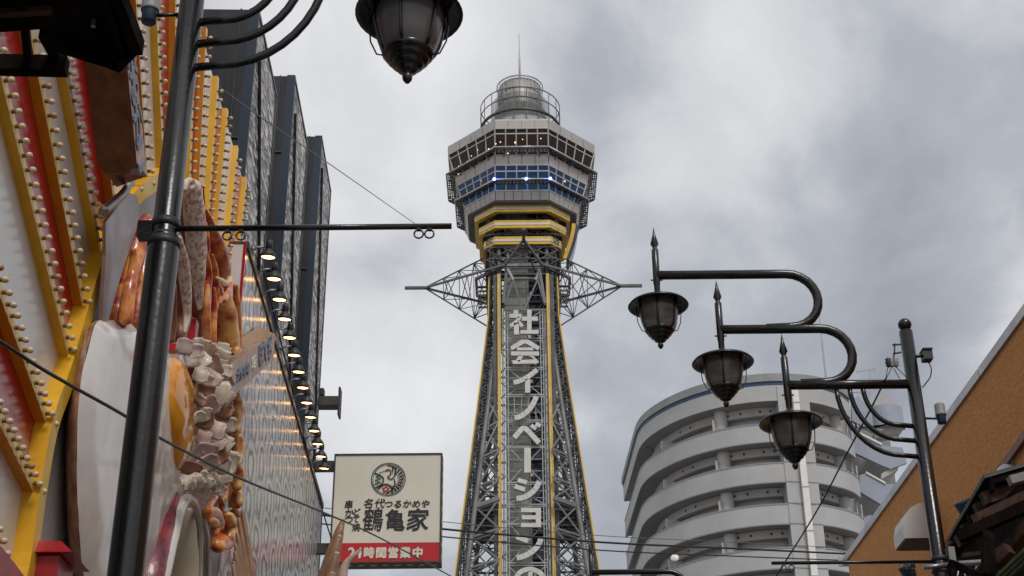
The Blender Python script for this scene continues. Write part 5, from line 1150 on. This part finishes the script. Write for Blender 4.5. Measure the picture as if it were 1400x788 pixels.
# fish flakes
fl = [(252, 474, 1.05, .30, 1), (264, 480, 1.0, .36, 1), (282, 477, .95, .36, 0), (272, 492, 1.0, .40, 0), (254, 496, .9, .32, 2), (304, 488, .95, .44, 0), (314, 500, .9, .40, 0), (290, 500, 1.1, .40, 1), (284, 516, 1.15, .42, 1), (268, 514, 1.1, .34, 0), (276, 534, 1.0, .36, 2), (300, 520, 1.05, .46, 0), (294, 538, 1.2, .46, 0), (310, 540, .95, .40, 1), (280, 556, 1.1, .40, 1), (274, 574, .95, .36, 2),
      (300, 562, 1.0, .40, 2), (286, 588, 1.1, .50, 1), (272, 598, .95, .36, 1), (308, 580, 1.0, .46, 0), (318, 558, .9, .34, 0), (276, 616, 1.1, .40, 1), (300, 606, 1.0, .46, 0), (292, 622, 1.1, .40, 2), (278, 634, 1.15, .48, 1), (262, 640, .9, .34, 2), (296, 636, 1.1, .44, 0), (310, 630, 1.0, .50, 0), (304, 652, 1.0, .42, 0), (270, 652, .9, .38, 2), (286, 660, 1.0, .40, 0), (260, 660, .9, .34, 2), (276, 672, .95, .34, 2), (298, 668, .95, .34, 1), (306, 508, 1.15, .30, 0), (268, 548, 1.0, .30, 2)]
rj = random.Random(4); fl = [(x, y, o_, sz * .82, k if k < 2 or rj.random() < .6 else 0) for x, y, o_, sz, k in fl] + [(x + rj.uniform(-9, 9), y + rj.uniform(-10, 10), o_ + rj.uniform(-.25, .2), sz * rj.uniform(.5, .75), rj.choice((0, 0, 1))) for x, y, o_, sz, k in fl]
rnd = random.Random(21)
for i, (x, y, o_, sz, k) in enumerate(fl):
    if x < 262 and 490 < y < 650: continue
    if x > 303: x = 303
    x += 4 if 500 < y < 640 else 0; sz *= .84
    o_ = .30 + .30 * o_; sz *= .66; c0 = wall(x, y, o_); c = W3(c0.x, c0.y, o_); n_ = 7
    ax = Vector((rnd.uniform(-1, 1), rnd.uniform(-1, 1), rnd.uniform(-1, 1))).normalized(); rot = Matrix.Rotation(rnd.uniform(-.75, .75), 3, ax)
    B3 = Matrix((U, ZV, Vector((0, 0, 0)))).transposed(); nf = (NW * .8 - U * 1.5 - ZV * .5).normalized(); xf = ZV.cross(nf).normalized(); B3 = Matrix((xf, nf.cross(xf), nf)).transposed(); curl = rnd.uniform(.35, 1.15) * rnd.choice((-1, 1)); w_ = rnd.uniform(.6, .95); ph = rnd.uniform(0, 6)
    q = MB(); rows = []
    for a in range(n_ + 1):
        row = []
        for b_ in range(n_ + 1):
            u1 = a / n_ * 2 - 1; v1 = b_ / n_ * 2 - 1; rag = 1 + .14 * noise.noise(Vector((u1 * 1.6 + i * 3, v1 * 1.6, i))) * 1.6
            if abs(u1) > .8 and abs(v1) > .8: rag *= .78
            th_ = u1 * curl; Lx = (math.sin(th_) / curl) * sz * .62 * rag; Lz = (1 - math.cos(th_)) / abs(curl) * sz * .7 + .05 * math.sin(v1 * 2.6 + ph) * sz + .03 * sz * noise.noise(Vector((u1 * 2, v1 * 2, i)))
            row.append(c + B3 @ (rot @ Vector((Lx, v1 * sz * .62 * w_ * rag, Lz))))
        rows.append(row)
    q.grid(rows, (m_flake, m_flake2, m_flake3)[k]); o = q.build('fish_flake', fd, recalc=False)
    sm = o.modifiers.new('thickness', 'SOLIDIFY'); sm.thickness = .012

# ------------------------------------------------------------------ the two giant spatulas
sp1 = thing('giant_spatula', 'giant spatula with dark brown boxy handle and steel blade beside the egg', 'spatula display', W3(10.5, 8, .3))
# handle: box whose lower end is octagonal; its street face carries lettering
a_t = wall(150, -60, .55); a_b = wall(187, 225, .55)
a_b = Vector((a_b.x, a_b.y)); dir_ = (wall(166, 60, .55) - a_b).normalized(); top = a_b + dir_ * 2.9; pp = Vector((dir_.y, -dir_.x)); 
if pp.x > 0: pp = -pp
wd = .42
sec = lambda c, o0, o1: [W3(c.x, c.y, o0), W3(c.x, c.y, o1)]
q = MB()
def boxh(c0, c1, w0, o0, o1, m_face, m_side, bev=0.0):
    # prism between c0 (bottom) and c1 (top); width along horizontal wall direction
    hx = Vector((1, 0)) * w0
    F = lambda c, s, o: W3(c.x + hx.x * s, c.y + hx.y * s, o)
    lo = [F(c0, 0, o0), F(c0, 0, o1), F(c0, 1, o1), F(c0, 1, o0)]; hi = [F(c1, 0, o0), F(c1, 0, o1), F(c1, 1, o1), F(c1, 1, o0)]
    for a in range(4):
        b_ = (a + 1) % 4; q.poly([lo[a], lo[b_], hi[b_], hi[a]], m_face if a == 1 else m_side)
    q.poly(lo, m_side); q.poly(hi, m_side)
c0 = wall(187, 222, .50); c1 = wall(172, 72, .50); dd = (c1 - c0); c1 = c0 + dd * 2.0
# body with chamfered end
oO, oI = .50, .18
ln0 = c0; hxw = .36
def ring_at(c, o0, o1, w0): return [W3(c.x, c.y, o0), W3(c.x, c.y, o1), W3(c.x + w0, c.y + w0 * .25, o1), W3(c.x + w0, c.y + w0 * .25, o0)]
e_ = dd.normalized() * .10
r0 = ring_at(c0 - e_, oI + .06, oO - .07, hxw); r0[2] = W3(c0.x + hxw * .8, c0.y + .05, oO - .07); r1 = ring_at(c0, oI, oO, hxw); r2 = ring_at(c1, oI, oO, hxw)
for A_, B_ in ((r0, r1), (r1, r2)):
    for a in range(4):
        b_ = (a + 1) % 4; q.poly([A_[a], A_[b_], B_[b_], B_[a]], m_wood_pale if (a == 1 and A_ is r1) else m_wood)
q.poly(r0, m_wood); q.poly(r2, m_wood); q.build('handle', sp1)
Xd = (U * dd.normalized().x + ZV * dd.normalized().y).normalized()
Yl = (W3(c0.x + hxw, c0.y + hxw * .25, 0) - W3(c0.x, c0.y, 0)).normalized()
Yt = Xd; Xt = Yt.cross(NW).normalized()     # text up = along the handle
Xt = -Xt if Xt.dot(U) < 0 else Xt
for k, (chx, t_) in enumerate((('ニ', .12), ('か', .42), ('お', .78), ('焼', 1.15), ('き', 1.5))):
    cc = c0 + dd * t_; P = W3(cc.x + hxw * .5, cc.y + hxw * .12, oO + .004); text_obj('lettering', chx, .36, P, Xt, Yt, m_greyink, sp1, .006, 0, .85, 1.1, bold=.012)
# shank and blade
q = MB(); sA = wall(184, 228, .34); sB = wall(176, 262, .34); sC = wall(160, 290, .34)
q.tube(catmull([W3(sA.x, sA.y, .34), W3(sB.x - .02, sB.y, .32), W3(sC.x, sC.y, .22)], 5), .035, m_steel, 8); q.build('shank', sp1)
q = MB(); bl = [wall(x, y, .22) for x, y in ((143, 304), (158, 285), (176, 264), (186, 268), (190, 285), (186, 310), (176, 340), (163, 380), (152, 420), (145, 445), (138, 450), (140, 400), (143, 350))]
q.prism([W3(p.x, p.y, .20) for p in bl], NW * .03, m_steel); q.build('blade', sp1)
sp2 = thing('giant_spatula', 'second giant wooden-handled spatula, poking from behind the food towards the lamps', 'spatula display', W3(16, 8, .3))
oo = .62
qa, qb, qc, qd = wall(376, 462, oo), wall(310, 497, oo), wall(318, 543, oo), wall(372, 496, oo)
qe = wall(352, 447, .20); qf = wall(318, 468, .2)
q = MB()
H = lambda v, o: W3(v.x, v.y, o)
f0 = [H(wall(376, 457, oo), oo), H(wall(300, 507, oo), oo), H(wall(300, 560, oo), oo), H(wall(374, 492, oo), oo)]
back = [H(wall(353, 447, .22), .22), H(wall(285, 490, .22), .22)]
q.poly(f0, m_wood_pale)
m_tanl = mat('light_brown_wood', (.32, .20, .115), .45, 0, .2, 8, coat=.15)
q.poly([f0[0], f0[1], back[1], back[0]], m_tanl)
b2 = [p - NW * .4 for p in (f0[2], f0[3])]
q.poly([f0[1], f0[2], b2[0], back[1]], m_tanl); q.poly([f0[2], f0[3], b2[1], b2[0]], m_tanl); q.poly([f0[3], f0[0], back[0], b2[1]], m_tanl); q.poly([back[0], back[1], b2[0], b2[1]], m_tanl)
q.build('handle', sp2)
dX = (f0[0] - f0[1]).normalized(); dY = (f0[0] - f0[3]).normalized(); dY = (dY - dX * dY.dot(dX)).normalized()
FP = lambda t, v: f0[1].lerp(f0[0], t).lerp(f0[2].lerp(f0[3], t), v) + NW * .008
text_obj('lettering', 'ぼてぢ', .27, FP(.79, .45), dX, dY, m_greyink, sp2, .006, 0, 1.45, 1.15, .9, bold=.010)
text_obj('lettering', '店', .14, FP(.56, .48), dX, dY, m_signwhite, sp2, .006, 0, 2.2, 1.2, bold=.005)
text_obj('lettering', '大阪名物', .13, FP(.36, .52), dX, dY, m_greyink, sp2, .006, 0, 1.7, 1.2, bold=.004)

# ------------------------------------------------------------------ carved wooden blades (two carvings)
def blade(px_pts, Yd, m_main, parent, th, nm='carved_blade', tip=True):
    # px_pts: centreline with half-widths (x, y, r px)
    P = [atY(x, y, Yd) for x, y, r_ in px_pts]; sc_ = Yd * 1.03 / FPX
    P = catmull(P, 5); rr = []
    for i in range(len(px_pts) - 1):
        for k in range(5): rr.append((px_pts[i][2] * (1 - k / 5) + px_pts[i + 1][2] * k / 5) * sc_)
    rr.append(px_pts[-1][2] * sc_)
    q = MB(); cut = max(2, int(len(P) * .10)); q.tube(P[cut:], rr[cut:], m_main, 12); q.tube(P[:cut + 1], rr[:cut + 1], m_tip if tip else m_main, 12); return q.build(nm, parent)
cv1 = thing('carved_fin_sculpture', 'brown carved pointed fins with pale tips in front of the hanging sign', 'sculpture', atY(450, 900, 20))
blade([(470, 709, 1.5), (466, 720, 5), (458, 745, 8), (446, 790, 12), (432, 850, 16)], 20.6, m_tan, cv1, 1)
blade([(467, 719, 2), (464, 730, 6), (456, 760, 9), (446, 800, 13), (436, 860, 16)], 20.2, m_tan, cv1, 1)
blade([(465, 732, 2.5), (461, 744, 7), (454, 772, 10), (446, 815, 13), (440, 860, 16)], 19.8, m_tan, cv1, 1)
blade([(461, 755, 3), (457, 768, 7), (452, 790, 10), (446, 850, 14)], 19.4, m_tan, cv1, 1)
blade([(455, 783, 3), (453, 792, 8), (449, 815, 11), (446, 860, 14)], 19.0, m_tan, cv1, 1)
blade([(493, 750, 1), (486, 758, 3), (474, 770, 5), (468, 790, 7), (464, 850, 8)], 19.6, m_tip, cv1, 1, 'pale_horn')
cv2 = thing('carved_fin_sculpture', 'brown carved pointed fins rising against the patterned wall beside the prawns', 'sculpture', atY(330, 900, 16))
for i, (x, y) in enumerate(((331, 698), (326, 708), (324, 729), (322, 744), (321, 754), (319, 768), (318, 772))):
    blade([(x, y, 1.5), (x + 1, y + 5, 3), (x + 5, y + 30, 3.6), (x + 11, y + 70, 4.5), (x + 18, y + 120, 6)], 14.6 - i * .14, m_tan, cv2, 1, tip=i > 1)
for i, (x, y) in enumerate(((340, 760), (337, 775), (343, 782))):
    blade([(x, y, 1.5), (x + 2, y + 6, 3), (x + 6, y + 40, 4), (x + 10, y + 80, 5)], 14.9 - i * .1, m_tan, cv2, 1, tip=False)

# red box and red-trimmed parts at the lower left
rb = thing('red_lantern_box', 'red box with a flared lid below the grey wall', 'box', W3(9.6, 4, .2))
q = MB(); c = wall(68, 770, .2)
q.prism([W3(c.x - .12, 3.2, .06), W3(c.x + .26, 3.2, .06), W3(c.x + .26, 3.2, .30), W3(c.x - .12, 3.2, .30)], (0, 0, c.y + .02 - 3.2), m_red); q.build('body', rb)
q = MB(); zt = c.y + .03; lo = [W3(c.x - .18, zt, .03), W3(c.x + .34, zt, .03), W3(c.x + .34, zt, .40), W3(c.x - .18, zt, .40)]; hi = [W3(c.x - .14, zt + .09, .05), W3(c.x + .28, zt + .09, .05), W3(c.x + .28, zt + .09, .30), W3(c.x - .14, zt + .09, .30)]
for a in range(4): b_ = (a + 1) % 4; q.poly([lo[a], lo[b_], hi[b_], hi[a]], m_red)
q.poly(lo, m_red); q.poly(hi, m_red); q.build('lid', rb)
q = MB(); P = [wall(x, y, .16) for x, y in ((-30, 722), (0, 748), (18, 770), (34, 792), (50, 830))]
for a, b_ in zip(P, P[1:]): q.prism([W3(a.x, a.y, .05), W3(b_.x, b_.y, .05), W3(b_.x, b_.y - .6, .05), W3(a.x, a.y - .6, .05)], NW * .12, m_red)
tag(q.build('red_arch_trim'), 'dark red curved trim board in the bottom left corner', 'trim board')
rs = thing('red_sign_board', 'small grey signboard with red edges behind the curled prawns', 'sign', W3(15, 6, .1))
q = MB(); a = wall(292, 752, .1); c = wall(308, 850, .1); q.prism([W3(a.x, 3.5, .06), W3(a.x + .62, 3.5, .06), W3(a.x + .62, a.y + .3, .06), W3(a.x, a.y + .3, .06)], NW * .05, m_white_plastic); q.build('board', rs)
q = MB(); q.bar(W3(a.x + .66, 3.5, .1), W3(a.x + .66, a.y + .35, .1), .07, m_redpanel); q.build('edge_strip', rs)

# ------------------------------------------------------------------ dark eaves at the top left, close to the camera
ev = thing('timber_eave', 'nearly black timber eave with stepped beam ends in the top left corner', 'eave', atH(60, 0, 6.0))
HE = 6.0
def ep(x, y, h=HE): return atH(x, y, h)
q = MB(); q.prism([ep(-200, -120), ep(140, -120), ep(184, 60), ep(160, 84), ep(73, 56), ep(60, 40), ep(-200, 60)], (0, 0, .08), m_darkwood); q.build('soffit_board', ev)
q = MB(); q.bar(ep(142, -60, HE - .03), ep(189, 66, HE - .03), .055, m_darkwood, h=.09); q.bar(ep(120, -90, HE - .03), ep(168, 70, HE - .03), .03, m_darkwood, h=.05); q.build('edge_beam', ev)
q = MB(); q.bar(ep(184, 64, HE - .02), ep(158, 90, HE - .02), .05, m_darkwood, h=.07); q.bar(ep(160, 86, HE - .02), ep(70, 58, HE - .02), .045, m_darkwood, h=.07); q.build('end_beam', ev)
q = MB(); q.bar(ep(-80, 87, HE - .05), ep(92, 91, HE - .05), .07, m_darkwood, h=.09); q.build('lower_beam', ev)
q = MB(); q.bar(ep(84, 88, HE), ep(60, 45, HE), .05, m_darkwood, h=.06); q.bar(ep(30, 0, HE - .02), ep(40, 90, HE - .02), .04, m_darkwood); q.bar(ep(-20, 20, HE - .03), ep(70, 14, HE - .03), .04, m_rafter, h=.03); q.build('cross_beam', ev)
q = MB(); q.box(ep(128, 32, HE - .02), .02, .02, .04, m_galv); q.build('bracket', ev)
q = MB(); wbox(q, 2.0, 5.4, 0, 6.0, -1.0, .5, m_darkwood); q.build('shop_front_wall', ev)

# ------------------------------------------------------------------ hanging sign
sg = thing('hanging_sign', 'square cream box sign with crane crest, brush lettering and a red lower band', 'sign', (-2.5, 27, 10.5))
YG = 27.0; A0 = atY(457, 620, YG); A1 = atY(605, 621, YG); A2 = atY(603.5, 772, YG); A3 = atY(455, 775, YG)
GX0, GX1, GZ0, GZ1 = -3.60, -1.43, 9.36, 11.61
q = MB(); q.box(((GX0 + GX1) / 2, YG + .20, (GZ0 + GZ1) / 2), GX1 - GX0, .40, GZ1 - GZ0, m_signbox)
for x in (GX0 + .015, GX1 - .015): q.box((x, YG - .012, (GZ0 + GZ1) / 2), .03, .04, GZ1 - GZ0, m_signbox)
for z in (GZ0 + .015, GZ1 - .015): q.box(((GX0 + GX1) / 2, YG - .014, z), GX1 - GX0 - .061, .04, .03, m_signbox)
q.build('frame', sg)
zr = atY(530, 742.5, YG).z
q = MB(); q.box(((GX0 + GX1) / 2, YG - .004, (zr + GZ1) / 2 - .015), GX1 - GX0 - .062, .02, GZ1 - zr - .03, m_signface); q.build('face', sg)
q = MB(); q.box(((GX0 + GX1) / 2, YG - .004, (zr + GZ0) / 2 + .015), GX1 - GX0 - .062, .02, zr - GZ0 - .032, m_signred); q.build('red_band', sg)
q = MB()
for k in range(9):
    x = GX0 + .15 + k * .235; q.box((x, YG + .1, GZ0 - .006), .11, .05, .01, m_gold); q.box((x, YG + .1, GZ1 + .006), .11, .05, .01, m_gold)
    q.box((GX1 + .006, YG + .1, GZ0 + .15 + k * .24), .01, .05, .11, m_gold)
q.build('rim_tab', sg)
for z in (atY(445, 637, YG + .2).z, atY(440, 750, YG + .2).z):
    q = MB(); q.bar((GX0 - .62, YG + .25, z), (GX0, YG + .25, z), .14, m_signbox, h=.2); q.build('bracket', sg)
XV = Vector((1, 0, 0)); FY = YG - .022
def gp(px, py, dy=0.0): p = atY(px, py, FY); p.y += dy; return p
def gtext(body, px, py, size, m, sx=1.0, sy=1.0, off=.0, shear=0, jit=0, sp=1.0): return text_obj('lettering', body, size, gp(px, py), XV, ZV, m, sg, .004, 0, sx, sy, sp, shear, jit=jit, bold=off)
gtext('鶴', 509, 713, .46, m_ink, .92, 1.12, .0045, .10, .010); gtext('亀', 540, 713.5, .43, m_ink, .95, 1.08, .0065, .0, .010); gtext('家', 570, 713, .46, m_ink, 1.0, 1.04, .0085, .08, .012)
gtext('名代', 511, 689.5, .22, m_ink, .95, .95, .003, .15, .006, 1.1); gtext('つるかめや', 556, 690, .19, m_ink, .96, .9, .003, .15, .006, 1.0)
for chx, x, y in (('串', 476.5, 691), ('か', 477, 702.5), ('つ', 476.5, 711.5)): gtext(chx, x, y, .19, m_ink, .95, 1, .003, .1, .006)
for chx, x, y in (('ど', 487, 701), ('て', 486.5, 711), ('焼', 486.5, 722)): gtext(chx, x, y, .165, m_ink, .95, 1, .003, .1, .006)
for chx, x, w_ in (('2', 480.5, .27), ('4', 490, .27), ('時', 504.5, .215), ('間', 521, .215), ('営', 537.5, .215), ('業', 554, .215), ('中', 571, .215)): gtext(chx, x, 757, w_, m_signwhite, 1.0, 1.05, .011)
# crest
cc = gp(531, 655.5); PX = 2.17 / 148     # metres per pixel on the sign
def flat(name, pts, m, dy=0.0):
    q = MB(); q.prism([cc + Vector((x * PX, -.004 - dy, -y * PX)) for x, y in pts], (0, -.003, 0), m); return q.build(name, sg)
def annulus(r0, r1, m, dy=0, n=48):
    q = MB()
    for k in range(n):
        a, b_ = 2 * math.pi * k / n, 2 * math.pi * (k + 1) / n
        q.poly([cc + Vector((math.cos(t) * r * PX, -.006 - dy, math.sin(t) * r * PX)) for t, r in ((a, r0), (b_, r0), (b_, r1), (a, r1))], m)
    return q.build('crest_ring', sg)
annulus(22.4, 23.6, m_ink); annulus(20.6, 21.3, m_ink)
for k in range(11):     # wing feathers
    a = R(78 - k * 14.5); a2 = a - R(9.5); ri = 7 + 3 * math.sin(k / 10 * math.pi)
    flat('crest_feather', [(math.cos(a) * 20, -math.sin(a) * 20), (math.cos(a2) * 20.3, -math.sin(a2) * 20.3), (math.cos(a2 - .12) * ri + 2, -math.sin(a2 - .12) * ri)], m_ink)
def band_(pts, wd, m, nm, dy=0):
    P = catmull([(x, y, 0) for x, y in pts], 4); Lf, Rt = [], []
    for i, p in enumerate(P):
        t = (P[min(i + 1, len(P) - 1)] - P[max(i - 1, 0)]).normalized(); n_ = Vector((-t.y, t.x, 0)) * wd / 2; Lf.append(p + n_); Rt.append(p - n_)
    q = MB()
    for i in range(len(P) - 1): q.poly([cc + Vector((v.x * PX, -.008 - dy, -v.y * PX)) for v in (Lf[i], Lf[i + 1], Rt[i + 1], Rt[i])], m)
    return q.build(nm, sg)
band_([(-4, -12), (2, -13), (3, -7), (-1, -3), (4, 0), (8, -4), (10, -12), (6, -18), (-2, -20)], 1.6, m_ink, 'crest_neck')
band_([(8, 0), (9, 8), (4, 16), (-2, 20)], 1.6, m_ink, 'crest_back'); band_([(-4, -12), (-13, -9)], .9, m_ink, 'crest_beak'); flat('crest_crown', [(-4, -14), (1, -15), (1, -13), (-4, -12.5)], m_redink, .002)
band_([(-19, -9), (-8, -3), (-8, 6), (-17, 12)], 2.0, m_ink, 'crest_hexagon'); band_([(-14, 14), (-4, 7), (5, 12), (6, 20)], 2.0, m_ink, 'crest_hexagon')
for x, y in ((-15, -4), (-12.5, -1), (-16, 1), (-12.5, 4), (-16, 6)): flat('crest_pine', [(x - 2.6, y + 1.2), (x + 2.6, y + 1.2), (x + 1.5, y - 1.2), (x - 1.5, y - 1.2)], m_green)
for k in range(5): a = R(90 + 72 * k); x, y = -3 + 3.4 * math.cos(a), 14.5 - 3.4 * math.sin(a); flat('crest_plum', [(x + 1.9 * math.cos(t * math.pi / 4), y + 1.9 * math.sin(t * math.pi / 4)) for t in range(8)], m_redink)
flat('crest_plum_centre', [(-3 + 1.2 * math.cos(t * math.pi / 4), 14.5 + 1.2 * math.sin(t * math.pi / 4)) for t in range(8)], m_signwhite, .003)
flat('red_seal', [(48, 37), (50, 37), (50, 39.5), (48, 39.5)], m_redink)
